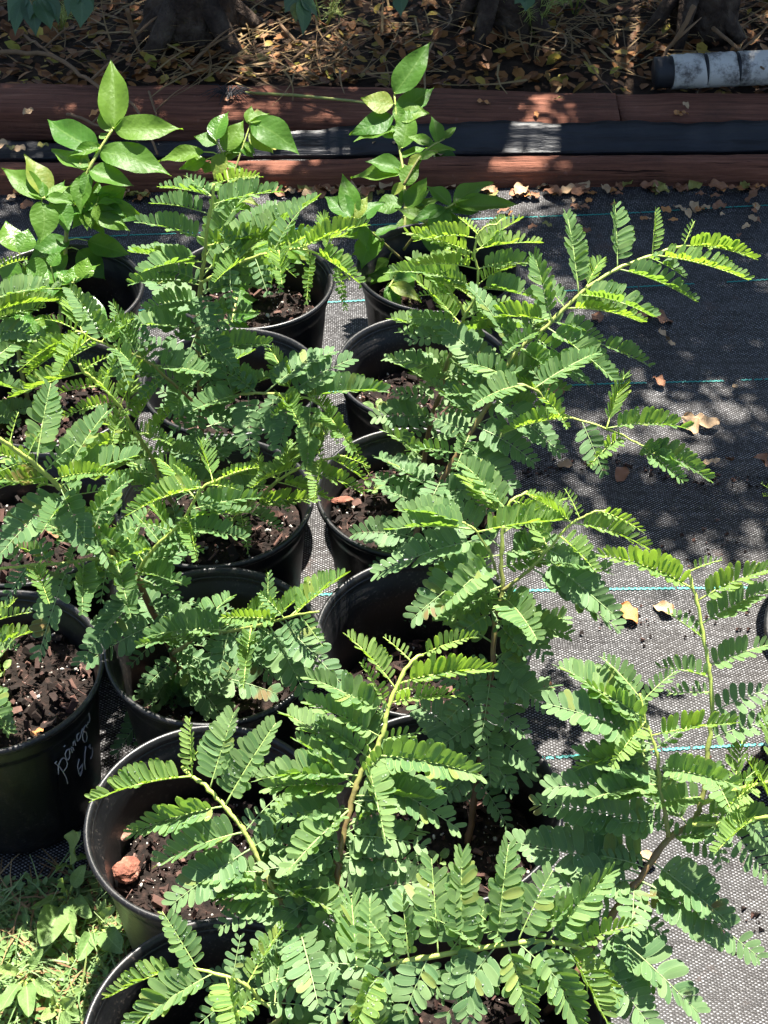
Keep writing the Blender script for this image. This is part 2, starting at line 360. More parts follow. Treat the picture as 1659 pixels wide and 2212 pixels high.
# teal marker threads woven into the cloth (a raised zigzag of short stitches)
def stripe(pa, pb):
    a = at_z(*pa, 0); b = at_z(*pb, 0); d = (b-a).normalized(); a = a-d*2.2; b = b+d*1.6
    m = MB(); L = (b-a).length; n = int(L/.0045); s = Vector((-d.y, d.x, 0))
    for i in range(n):
        c = a+d*(i+.5)*L/n
        if noise.noise((c.x*14, c.y*14, 2)) > .42 or R.random() < .04: continue
        z = cloth_z(c.x, c.y)+.0015; sg = 1 if i % 2 else -1
        e = d*.0028+s*.001*sg; w = s*.0019
        m.add([c-e-w+Vector((0, 0, z)), c+e-w+Vector((0, 0, z)), c+e+w+Vector((0, 0, z)), c-e+w+Vector((0, 0, z)), c+Vector((0, 0, z+.0014))], [(0, 1, 4), (1, 2, 4), (2, 3, 4), (3, 0, 4)])
    link('marker_thread', m.mesh('marker_thread', TEAL), cloth)
for pa, pb in (((1150, 470), (1640, 447)), ((1190, 628), (1650, 605)), ((1180, 836), (1650, 822)), ((1180, 1276), (1650, 1268)), ((1280, 1632), (1600, 1612))):
    stripe(pa, pb)

# ---- timbers
def timber(name, corners_back, corners_front, ztop, h, label, seed):
    """top face between two pixel edges, a squared beam with worn edges"""
    (ba, bb), (fa, fb) = corners_back, corners_front
    A, B = at_z(*fa, ztop), at_z(*fb, ztop); Cb = at_z(*ba, ztop)
    d = (B-A).normalized(); s = Vector((-d.y, d.x, 0)); w = (Cb-A).dot(s)
    L = (B-A).length; rr = random.Random(seed)
    prof = [(-w/2, -h), (-w/2, -.014), (-w/2+.004, -.005), (-w/2+.013, 0), (0, .001), (w/2-.013, 0), (w/2-.004, -.005), (w/2, -.014), (w/2, -h)]
    n = max(8, int(L/.02)); vs = []; fs = []; K = len(prof)
    for i in range(n+1):
        t = i/n
        for j, (y, z) in enumerate(prof):
            k = noise.noise((t*L*4+seed, y*9, z*9))*.006+noise.noise((t*L*19+seed, y*60, z*60))*.003
            vs.append((t*L, y*(1+k*3), z+k))
    for i in range(n):
        for j in range(K-1):
            a = i*K+j; fs.append((a, a+K, a+K+1, a+1))
    fs += [tuple(range(K)), tuple(range(n*K+K-1, n*K-1, -1))]
    me = bpy.data.meshes.new(name); me.from_pydata(vs, [], fs); me.polygons.foreach_set('use_smooth', [True]*len(fs)); me.materials.append(TIMBER)
    o = link(name, me); o.location = A+s*w/2; o.rotation_euler = (0, 0, atan2(d.y, d.x))
    return tag(o, label, 'timber', 'red timbers edging the bed')
timber('landscape_timber', ((-300, 349), (1900, 322)), ((-300, 377), (1900, 352)), .05, .055, 'red-brown timber in front, with dapples of sun along its top', 1)
timber('landscape_timber', ((-300, 168), (1340, 197)), ((-300, 238), (1340, 266)), .06, .065, 'long red-brown timber behind the black film, left of the butt joint', 2)
timber('landscape_timber', ((1346, 197), (1950, 200)), ((1346, 267), (1950, 260)), .058, .065, 'red-brown timber behind the black film, right of the butt joint', 3)
# ---- black film draped from the rear timber to the front one
def film():
    nx, ny = 140, 14; vs = []; fs = []
    for j in range(ny+1):
        t = j/ny
        for i in range(nx+1):
            px = -200+2100*i/nx
            # front edge behind the front timber, back edge lapped on the rear one
            pf = at_z(px, 343-22*i/nx, .034); pb = at_z(px, (306-40*min(1, max(0, (px-350)/500)))-4*i/nx+3*sin(i*.35)+1.5*sin(i*1.3), .0665 if px > 600 else .02+.0465*max(0, min(1, (px-350)/250)))
            p = pf.lerp(pb, t); sag = -.028*sin(pi*t**.7)*(1-t*.4)
            p.z += sag+.006*noise.noise((px*.006, t*5, 1))*sin(pi*min(1, t*1.2))+.009*sin(pi*t)*noise.noise((px*.0025, t*9, 7))
            if t > .85 and px > 600: p.z = max(p.z, .0635)
            vs.append(p)
    for j in range(ny):
        for i in range(nx):
            a = j*(nx+1)+i; fs.append((a, a+1, a+nx+2, a+nx+1))
    me = bpy.data.meshes.new('plastic_film'); me.from_pydata(vs, [], fs); me.polygons.foreach_set('use_smooth', [True]*len(fs)); me.materials.append(FILM)
    o = link('plastic_film', me); so_ = o.modifiers.new('s', 'SOLIDIFY'); so_.thickness = .0008
    tag(o, 'glossy black plastic film stretched between the two timbers', 'plastic film')
film()

# ---- pots
POTS = {'A': (-.225, 1.553), 'B': (.040, 1.576), 'C': (-.213, 2.085), 'D': (.058, 1.855), 'E': (.049, 1.308), 'F': (-.193, 1.026), 'G': (-.159, .770),
        'H': (-.468, 1.247), 'I': (-.208, 1.288), 'J': (-.478, 1.520), 'K': (-.515, 2.062), 'L': (-.222, 1.820), 'M': (-.490, 1.792), 'N': (.085, 2.130), 'O': (.062, 1.045), 'P': (.085, .785),
        'Q': (.606, 1.300), 'S': (.69, 1.62)}
RIM = .134; SOILZ = .205
SOILLEV = {'A': .203, 'B': .200, 'C': .175, 'D': .165, 'E': .125, 'F': .150, 'G': .115, 'H': .207, 'I': .140, 'J': .19, 'K': .14, 'L': .15, 'M': .19, 'N': .17, 'O': .17, 'P': .15, 'Q': .17, 'S': .17, 'T': .17}
def lathe(prof, n, groove=()):
    m = MB(); vs = []; K = len(prof)
    for i in range(n):
        a = 2*pi*i/n
        for (r, z, g) in prof:
            q = r-(.0028 if (g and any(abs((a-ga+pi) % (2*pi)-pi) < .045 for ga in groove)) else 0)
            vs.append((q*cos(a), q*sin(a), z))
    fs = [(i*K+j, ((i+1) % n)*K+j, ((i+1) % n)*K+j+1, i*K+j+1) for i in range(n) for j in range(K-1)]
    m.add(vs, fs); return m
s_ = RIM/.1345
wall_prof = [(0, .004, 0), (.097, .004, 0), (.101, .008, 0), (.1035, .03, 1), (.1125, .12, 1), (.1205, .196, 1), (.1215, .202, 0), (.1235, .205, 0), (.1255, .214, 0), (.126, .230, 0), (.1268, .2325, 0),
             (.1262, .2335, 0), (.1248, .229, 0), (.1242, .2225, 0), (.1222, .2205, 0), (.1215, .213, 0), (.1196, .211, 0), (.1188, .204, 0), (.1172, .2015, 0), (.1155, .18, 0), (.109, .10, 0), (.101, .03, 0)]
WALLM = lathe([(r*s_, z, g) for r, z, g in wall_prof], 96, (.5, 1.9, 3.2, 4.35, 5.4)).mesh('pot_wall', POT)
rim_prof = [(.1255, .2322, 0), (.1300, .2305, 0), (.1330, .2325, 0), (.1345, .2365, 0), (.1335, .2405, 0), (.1308, .2418, 0), (.1282, .2402, 0), (.1265, .2365, 0), (.1255, .2322, 0)]
RIMM = lathe([(r*s_, z, g) for r, z, g in rim_prof], 96).mesh('rim', POT)
def soil_meshes(seed):
    rr = random.Random(seed); vs = []; fs = []; n = 40; rings = 16; rad = .1135*s_
    for j in range(rings+1):
        r = rad*j/rings
        for i in range(n):
            a = 2*pi*i/n; x, y = r*cos(a), r*sin(a)
            z = SOILZ-.012+.006*noise.noise((x*18+seed, y*18, 0))+.005*noise.noise((x*60, y*60, seed))+.003*noise.noise((x*160, y*160, seed))-.004*(j/rings)
            vs.append((x, y, z))
    for j in range(rings):
        for i in range(n):
            fs.append((j*n+i, j*n+(i+1) % n, (j+1)*n+(i+1) % n, (j+1)*n+i))
    s = MB(); s.add(vs, fs); sm = s.mesh('potting_soil', SOIL)
    def top(x, y): return SOILZ-.010+.006*noise.noise((x*18+seed, y*18, 0))+.005*noise.noise((x*60, y*60, seed))
    b = MB(); p = MB()
    for k in range(560):
        r = rad*sqrt(rr.random())*.97; a = rr.random()*2*pi; x, y = r*cos(a), r*sin(a)
        L = rr.choice((.003, .004, .006, .008, .012, .02))*rr.uniform(.7, 1.3); w = L*(rr.uniform(.25, .7) if rr.random() < .6 else rr.uniform(.08, .16)); t = w*rr.uniform(.3, .8)
        q = Quaternion((rr.gauss(0, 1), rr.gauss(0, 1), rr.gauss(0, 1.6), rr.gauss(0, 1.6))).normalized()
        pts = [Vector((sx*L/2*rr.uniform(.6, 1), sy*w/2*rr.uniform(.5, 1), sz*t/2*rr.uniform(.6, 1))) for sx in (-1, 1) for sy in (-1, 1) for sz in (-1, 1)]
        c = Vector((x, y, top(x, y)+t*.4))
        b.add([c+q@v for v in pts], [(0, 1, 3, 2), (4, 6, 7, 5), (0, 4, 5, 1), (2, 3, 7, 6), (0, 2, 6, 4), (1, 5, 7, 3)])
    for k in range(120):
        r = rad*sqrt(rr.random())*.97; a = rr.random()*2*pi; x, y = r*cos(a), r*sin(a); q = rr.choice((.0008, .001, .0014, .0018, .003))*rr.uniform(.7, 1.2); fl = rr.uniform(.45, 1)
        c = Vector((x, y, top(x, y)+q*.5)); g = (1+sqrt(5))/2
        vv = [(-1, g, 0), (1, g, 0), (-1, -g, 0), (1, -g, 0), (0, -1, g), (0, 1, g), (0, -1, -g), (0, 1, -g), (g, 0, -1), (g, 0, 1), (-g, 0, -1), (-g, 0, 1)]
        ff = [(0, 11, 5), (0, 5, 1), (0, 1, 7), (0, 7, 10), (0, 10, 11), (1, 5, 9), (5, 11, 4), (11, 10, 2), (10, 7, 6), (7, 1, 8), (3, 9, 4), (3, 4, 2), (3, 2, 6), (3, 6, 8), (3, 8, 9), (4, 9, 5), (2, 4, 11), (6, 2, 10), (8, 6, 7), (9, 8, 1)]
        p.add([c+Vector((v[0]*fl, v[1], v[2]*.8))*q*.53*rr.uniform(.65, 1.3) for v in vv], ff)
    return sm, b.mesh('bark_chips', BARK, False), p.mesh('perlite', PERL)
SOILM = [soil_meshes(s) for s in (11, 23, 37)]
POTLAB = {'A': 'black nursery pot holding the tall feathery seedling at mid left, rim touching its right neighbour',
 'B': 'black nursery pot with bark-topped soil, right of the gap of lit cloth, mid row',
 'C': 'black nursery pot holding the short glossy-leaved seedling, behind the tall feathery one',
 'D': 'black nursery pot with white perlite and a clover-like weed on its soil, second from back',
 'E': 'black nursery pot whose deep inner wall shows, under the long leaning brown stem',
 'F': 'black nursery pot with two reddish bark chunks on its soil, lower left',
 'G': 'black nursery pot cut by the bottom edge, with bright light on its left inner rim',
 'H': 'black nursery pot with silver handwriting on its side, at the left edge',
 'I': 'black nursery pot just right of the pot with handwriting',
 'J': 'black nursery pot at the left edge with perlite, behind the handwritten pot',
 'K': 'black nursery pot standing farthest back on the left, under broad glossy leaves',
 'L': 'black nursery pot hidden behind the tall feathery seedling, dead leaves on its soil',
 'M': 'black nursery pot at the left edge, third row back, soil full of white perlite',
 'N': 'black nursery pot farthest back in the right-hand column, in shade',
 'O': 'black nursery pot with dark bare soil showing between fronds, lower centre right',
 'P': 'black nursery pot at the bottom centre, mostly hidden by the front fronds',
 'Q': 'black nursery pot cut off by the right edge, nearest the middle of it',
 'S': 'black nursery pot cut off by the right edge, the upper one, beside dead leaves'}
POTOBJ = {}
for i, (k, (x, y)) in enumerate(POTS.items()):
    e = empty('nursery_pot', (x, y, .004), R.random()*6); e.rotation_euler = (R.gauss(0, .008), R.gauss(0, .008), e.rotation_euler.z)
    if k == 'H': e.rotation_euler = (0, 0, .12)
    tag(e, POTLAB[k], 'pot', 'black nursery pots set out in rows')
    link('pot_wall', WALLM, e); link('rim', RIMM, e)
    sm, bm_, pm = SOILM[i % 3]; s = link('potting_soil', sm, e)
    s.rotation_euler.z = R.random()*6; lv = SOILLEV[k]; s.location.z = lv-SOILZ; q_ = 1-.75*(SOILZ-lv); s.scale = (q_, q_, 1)
    tag(link('bark_chips', bm_, s), kind='stuff'); tag(link('perlite', pm, s), kind='stuff')
    POTOBJ[k] = e
bpy.context.view_layer.update()
# ---- handwriting on pot H (traced strokes wrapped onto the wall)
STROKES = ["200,1475 155,1515 255,1600 360,1740 430,1870 465,2020", "240,1790 235,1640 262,1520 310,1420 370,1385 430,1430 460,1530 440,1620 370,1715",
 "470,1445 420,1390 405,1290 440,1200 500,1170 520,1260 510,1380 470,1445", "500,1170 560,1165 580,1265", "560,1130 600,1140 620,1210", "600,1090 605,1010 635,955 665,1085",
 "705,990 690,880 700,820 750,775", "705,990 770,900 830,670", "945,650 915,575 870,640 850,740", "850,740 920,760 945,870 925,985 880,1000 840,940 830,850 850,740",
 "930,215 985,290 1010,420 1000,520 965,510 955,580", "745,1420 710,1600 745,1790 815,1720 830,1580 840,1530", "745,1670 840,1530", "770,1840 815,1740", "915,1110 890,1300 880,1500 900,1670",
 "980,1130 1015,1060 1020,1165 1070,1130 1080,1230 1065,1340 1030,1410", "375,1120 405,1080"]
def handwriting():
    hx, hy = POTS['H']; M = POTOBJ['H'].matrix_world.inverted(); mb = MB()
    for st in STROKES:
        pts = []
        for q in st.split():
            zx, zy = map(float, q.split(','))
            px, py = (130+zx*.10848)*.81006, (1870+zy*.10848)*.81006
            d = ray(px, py); lo = None
            for k in range(900):                      # march to the tapered wall
                t = 1.5+k*.001; p = CAM+d*t; z = p.z-.004
                rr = s_*(.1035+(z-.03)*(.1205-.1035)/(.196-.03))
                if (p.x-hx)**2+(p.y-hy)**2 < (rr+.0006)**2: lo = p; break
            if lo: pts.append(M@lo)
        if len(pts) > 1:
            sm = [pts[0]]
            for a, b in zip(pts, pts[1:]): sm += [a.lerp(b, .5), b]
            mb.tube(sm, .00075, 5)
    link('handwriting', mb.mesh('handwriting', INK), POTOBJ['H'])['label'] = 'silver marker handwriting with the date 6/3'
handwriting()

# ================================================================== FEATHERY SEEDLINGS
def catmull(pts, n=6):
    out = []; m = len(pts)
    for i in range(m-1):
        p0, p1, p2, p3 = pts[max(i-1, 0)], pts[i], pts[i+1], pts[min(i+2, m-1)]
        for k in range(n):
            t = k/n
            out.append(.5*((2*p1)+(p2-p0)*t+(2*p0-5*p1+4*p2-p3)*t*t+(3*p1-p0-3*p2+p3)*t**3))
    return out+[pts[-1].copy()]
def YM(y): return 1.06*y+.757
def P(s): return [tuple(map(float, q.split(','))) for q in s.split()]
def tip_point(base, px, py, elev):
    d = ray(px, py); tm = (base-CAM).dot(d)/d.dot(d); mn = (CAM+d*tm-base).length; best = None
    for k in range(-40, 41):
        t = tm+k/40*mn*1.3/d.length
        v = CAM+d*t-base; L = v.length
        e = math.degrees(math.asin(max(-1, min(1, v.z/max(L, 1e-5)))))
        c = abs(e-elev)+14*(L/max(mn, 1e-5)-1)
        if best is None or c < best[0]: best = (c, CAM+d*t)
    return best[1]
class Plant:
    def __init__(s, label, stems, fronds='', seed=1, auto=(), leaf=1., group='feathery seedlings in the pots', pot=None):
        s.rr = random.Random(seed); s.stems = []; s.leaf = leaf; s.todo = []
        root3 = None
        for (root, pts, Y0, Y1, r0, r1, a0, a1) in stems:
            Y0, Y1 = YM(Y0), YM(Y1)
            pp = P(pts); L = [0]
            for a, b in zip(pp, pp[1:]): L.append(L[-1]+math.dist(a, b))
            if root == 's':
                g = at_z(*pp[0], SOILLEV[pot]-.008); Y0 = g.y
            p3 = [at_y(x, y, Y0+(Y1-Y0)*l/L[-1]) for (x, y), l in zip(pp, L)]
            if isinstance(root, tuple):
                k, dx, dy = root; base = Vector((POTS[k][0]+dx, POTS[k][1]+dy, SOILLEV[k]-.012)); p3 = [base]+p3
            cv = catmull(p3)
            if root3 is None: root3 = cv[0].copy()
            s.stems.append((cv, [a0+(a1-a0)*i/(len(cv)-1) for i in range(len(cv))], r0, r1))
        s.obj = empty('feathery_seedling', root3); tag(s.obj, label, 'seedling', group); s.o3 = root3
        for i, (cv, age, r0, r1) in enumerate(s.stems):
            m = MB(); n = len(cv); w = [(r0+(r1-r0)*k/(n-1))*.80 for k in range(n)]
            # nodes: small swellings where leaves leave the stem
            w = [q*(1.25 if (k % 5 == 2) else 1) for k, q in enumerate(w)]
            m.tube([c-root3+Vector((s.rr.gauss(0, .0006), 0, s.rr.gauss(0, .0004))) for c in cv], w, 7, age)
            link('stem' if i == 0 else 'branch', m.mesh('stem', STEM), s.obj)
        for q in P(fronds): s.pixfrond(*q)
        if auto == (): auto = [(i, max(2, int(sum((b-a).length for a, b in zip(q[0], q[0][1:]))/.027)), .10 if i == 0 else .1, .80, .085, 2, 1.1) for i, q in enumerate(s.stems)]
        for (si, n, t0, t1, ln, el, spread) in auto: s.autofronds(si, n, t0, t1, ln, el, spread)
        s.finish()
    def nearest(s, px, py):
        best = None
        for cv, age, _, _ in s.stems:
            for c, a in zip(cv, age):
                x, y = pix(c); d = (x-px)**2+(y-py)**2
                if best is None or d < best[0]: best = (d, c, a)
        return best
    def pixfrond(s, bx, by, tx, ty, lvl=None, sc=1.):
        d, c, a = s.nearest(bx, by)
        base = c.copy() if d < 50**2 else at_y(bx, by, c.y)
        du, dv = tx-bx, ty-by; an = math.degrees(atan2(-dv, abs(du)))
        el = 38 if an > 50 else (18 if an > 15 else (2 if an > -15 else (-18 if an > -50 else -35)))
        tip = tip_point(base, tx, ty, el)
        if lvl is None: lvl = 0 if a < .36 else (1 if a < .66 else 2)
        s.frond(base, tip, int(lvl), sc, down=an < -35)
    def autofronds(s, si, n, t0, t1, ln, el, spread):
        cv, age, _, _ = s.stems[si]
        for k in range(n):
            t = t0+(t1-t0)*(k+.5)/n; i = int(t*(len(cv)-1)); c = cv[i]; a = age[i]
            tg = (cv[min(i+1, len(cv)-1)]-cv[max(i-1, 0)]).normalized()
            side = 1 if k % 2 else -1
            h = Vector((tg.y, -tg.x, 0)) if Vector((tg.x, tg.y, 0)).length > .3 else Vector((1, .0, 0))
            h = h.normalized()*side; ang = s.rr.uniform(-spread, spread)
            h = Matrix.Rotation(ang, 3, 'Z')@h
            e = radians(el+s.rr.uniform(-14, 14)); L = ln*s.rr.uniform(.75, 1.15)
            lvl = 0 if a < .36 else (1 if a < .66 else 2)
            s.frond(c.copy(), c+(h*cos(e)+Vector((0, 0, sin(e))))*L, lvl, 1., down=e < -.5)
    def frond(s, base, tip, lvl, sc=1., down=False):
        rr = s.rr; v = tip-base; L = v.length
        if L < .012: return
        arch = rr.uniform(.06, .16)*(1 if not down else .5)
        ctrl = base+v*.5+Vector((0, 0, L*arch))
        npairs = max(6, int(round(min(20, L/(.0083, .0063, .0053)[lvl]))))
        n = 12; cv = [base*(1-t)**2+ctrl*2*t*(1-t)+tip*t*t for t in [k/n for k in range(n+1)]]
        m = MB(); m.tube([c-s.o3 for c in cv], [.0009*(1-.6*k/n)*(1.25 if L > .09 else .9) for k in range(n+1)], 5)
        ro = link('frond', m.mesh('rachis', RACHIS[lvl]), s.obj)
        fold = radians((rr.uniform(8, 30), rr.uniform(34, 56), rr.uniform(46, 64))[lvl])
        roll = radians(rr.gauss(0, 14)); out = Vector((v.x, v.y, 0)); out = out.normalized() if out.length > 1e-4 else Vector((0, -1, 0))
        hint = Vector((0, 0, 1))+out*(.35 if v.z > -.3*L else .9)*(-1 if v.z > .5*L else 1)+Vector((0, -.25, 0))
        lmax = min(.0265, max(.011, L*.29))*(1.0, .96, .86)[lvl]*s.leaf*sc*rr.uniform(.9, 1.08)
        bare = .13 if L > .07 else .08
        miss = .03 if lvl else .05
        for j in range(npairs):
            t = bare+(1-bare)*(j+.35)/npairs*.985
            c = base*(1-t)**2+ctrl*2*t*(1-t)+tip*t*t
            T = ((ctrl-base)*(1-t)+(tip-ctrl)*t).normalized()
            S = T.cross(hint).normalized(); Nn = S.cross(T).normalized()
            S = S*cos(roll)+Nn*sin(roll); Nn = S.cross(T).normalized()
            prof = (.62+.38*sin(pi*min(1, (t-bare)/(1-bare)*1.15+.12)))*(1 if t < .9 else .82)
            al = radians(74-36*((t-bare)/(1-bare))**2.2)
            for side in (-1, 1):
                if rr.random() < miss: continue
                f2 = fold+radians(rr.gauss(0, 4.5)); a2 = al+radians(rr.gauss(0, 3.5))
                lat = S*side*cos(f2)+Nn*sin(f2)
                dr = (T*cos(a2)+lat*sin(a2)).normalized()
                W = (T-dr*T.dot(dr)).normalized()
                Z = W.cross(dr)
                up_ = Nn*cos(f2)-S*side*sin(f2)
                if Z.dot(up_) < 0: W = -W; Z = -Z
                q = radians(rr.gauss(0, 6)); W, Z = W*cos(q)+Z*sin(q), Z*cos(q)-W*sin(q)
                ln = lmax*prof*(rr.uniform(.92, 1.06) if rr.random() > .05 else rr.uniform(.5, .8))
                wd = ln*(.86 if lvl == 0 else (.74 if lvl == 1 else .64))*rr.uniform(.92, 1.08)
                M = Matrix(((W.x*wd, dr.x*ln, Z.x*ln, c.x), (W.y*wd, dr.y*ln, Z.y*ln, c.y), (W.z*wd, dr.z*ln, Z.z*ln, c.z), (0, 0, 0, 1)))
                s.todo.append((LEAFLET[lvl][rr.randrange(6)], M, ro, c, ln, lvl))
    def droplets(s):
        m = MB(); vis = s.todo[:320]
        for me, M, ro, c, ln, lvl in vis:
            if s.rr.random() < .62: continue
            for _ in range(s.rr.choice((1, 1, 2, 3))):
                t, u = s.rr.uniform(.2, .85), s.rr.uniform(-.12, .12); p = M@Vector((u, t, .012)); nz = (M.to_3x3()@Vector((0, 0, 1))).normalized()
                r = s.rr.choice((.0006, .0008, .0011)); a = nz.orthogonal().normalized(); b = nz.cross(a)
                ring = lambda q, h: [p-s.o3+nz*h*r+(a*cos(k*pi/3)+b*sin(k*pi/3))*r*q for k in range(6)]
                vs = ring(1, 0)+ring(.8, .5)+[p-s.o3+nz*r*.8]
                m.add(vs, [(k, (k+1) % 6, 6+(k+1) % 6, 6+k) for k in range(6)]+[(6+k, 6+(k+1) % 6, 12) for k in range(6)])
        if m.v: tag(link('water_droplets', m.mesh('water_droplets', WATER), s.obj), kind='stuff')
    def finish(s):
        O = Matrix.Translation(-s.o3)
        def score(q):
            x, y = pix(q[3]); d = depth(q[3])
            if d < .05 or not (-40 < x < 1700 and -40 < y < 2250): return -1
            return q[4]/d
        s.todo.sort(key=score, reverse=True)
        s.droplets(); rest = s.todo[300:] if len(s.todo) > 300 else []
        for me, M, ro, c, ln, lvl in s.todo[:300]:
            o = link('leaflet', me, ro); o.matrix_basis = O@M
        if rest:
            vs, fs, uv, mi = [], [], [], []; nb = 0
            for me, M, ro, c, ln, lvl in rest:
                co = np.empty(len(me.vertices)*3, dtype=np.float64); me.vertices.foreach_get('co', co); co = co.reshape(-1, 3)
                A = np.array(O@M); vs.append(co@A[:3, :3].T+A[:3, 3])
                fs += [tuple(i+nb for i in p.vertices) for p in me.polygons]; nb += len(co); mi += [lvl]*len(me.polygons)
                u = np.empty(len(me.loops)*2, dtype=np.float32); me.uv_layers[0].data.foreach_get('uv', u); uv.append(u)
            me = bpy.data.meshes.new('foliage'); me.from_pydata(np.concatenate(vs).tolist(), [], fs)
            me.polygons.foreach_set('use_smooth', [True]*len(fs)); l = me.uv_layers.new(name='UVMap'); l.data.foreach_set('uv', np.concatenate(uv))
            for m in FEATHER: me.materials.append(m)
            me.polygons.foreach_set('material_index', mi); me.update()
            tag(link('foliage', me, s.obj), kind='stuff')

Plant('tall feathery seedling at mid left with blue-green top rosette and two arching side branches',
 [('s', '450,1115 442,1036 434,900 428,711 436,600 446,500 463,398', 0, .80, .0052, .0022, .05, .85),
  (None, '436,610 510,570 590,545 660,540 730,572 757,606', .78, .74, .0026, .0012, .7, 1.),
  (None, '437,884 520,852 620,853 680,868 730,920 788,1005', .745, .70, .0026, .0012, .5, 1.),
  (None, '431,880 375,831 320,781 235,746 195,731 165,716 130,748', .745, .70, .0026, .0012, .3, 1.)],
 '455,430,345,406,1 440,455,330,440,1 432,520,297,480,1 425,585,283,545,1 445,470,543,395,1 460,440,605,415,1 436,560,546,402,1 440,600,600,442,1 500,575,686,430,1 '
 '506,586,500,668,0 546,565,580,640,0 597,556,606,634,1 669,543,662,657,2 732,575,748,671,2 653,535,792,487,2 590,545,655,448,1 440,640,446,732,0 '
 '428,690,320,600,0 428,740,312,672,0 430,800,318,738,0 430,850,322,806,0 430,720,505,795,0 434,790,530,848,0 434,830,522,905,0 '
 '575,852,722,760,0 625,855,762,775,0 665,862,832,846,1 545,858,540,988,0 590,853,592,968,0 630,858,600,985,0 665,868,664,1010,1 700,890,730,960,2 500,856,470,760,0 '
 '438,930,392,1015,0 438,900,345,842,0 440,950,500,1000,0 440,980,360,960,0 440,990,520,970,0 755,950,800,1030,2 '
 '236,746,150,622,1 298,765,244,655,1 171,718,98,690,2 195,735,62,808,2 215,742,135,786,1 146,732,42,800,2 330,790,280,690,0 360,820,270,800,0 452,420,400,380,1 470,405,560,380,2 432,610,335,580,0 430,640,520,610,0 428,660,345,640,0 428,700,530,690,0 428,720,360,740,0 429,760,530,740,0 430,790,350,770,0 430,820,540,800,0 432,860,350,900,0 434,880,530,930,0 436,910,360,940,0 438,950,520,960,0 432,640,480,720,0 430,700,400,790,0 431,780,470,860,0 436,860,420,960,0 430,740,480,660,0 440,960,420,1040,0 560,850,480,800,0 600,852,560,920,0 640,858,700,800,1 520,565,470,490,1 560,552,640,600,1 620,542,700,500,2 360,815,300,860,0 300,770,340,690,0 260,752,200,680,1 250,750,280,840,0', 3, leaf=1., pot='A')
Plant('bright yellow-green seedling stem leaning to the left in front of the tall feathery one',
 [('s', '405,1128 372,1085 344,1033 330,991 303,950 266,889 220,835 186,808 171,786', 0, .66, .0040, .0022, .45, 1.)],
 '176,812,30,858,2 220,835,114,856,2 222,836,269,750,2 259,880,326,754,2 290,925,353,819,2 317,965,390,866,2 254,872,136,902,2 300,947,160,979,2 318,975,226,984,1 200,820,150,770,2 '
 '335,1000,390,960,1 340,1030,270,1020,1 345,1035,430,1010,1 360,1065,290,1060,1 365,1080,440,1060,1 180,800,235,770,2 330,990,244,979,1', 5, pot='A')
Plant('small yellow-stemmed side shoot reaching right across the gap between two pots',
 [('s', '478,1152 520,1110 588,1049 646,1011 714,990 745,985', 0, .66, .0030, .0016, .6, 1.)],
 '615,1030,624,952,2 566,1066,556,968,2 593,1046,464,1069,1 600,1042,713,1082,2 560,1072,625,1106,1 650,1010,785,1064,2 714,990,795,1043,2 690,998,676,935,2 545,1085,440,1102,1 740,985,800,1010,2 530,1100,610,1150,1', 7, pot='A')
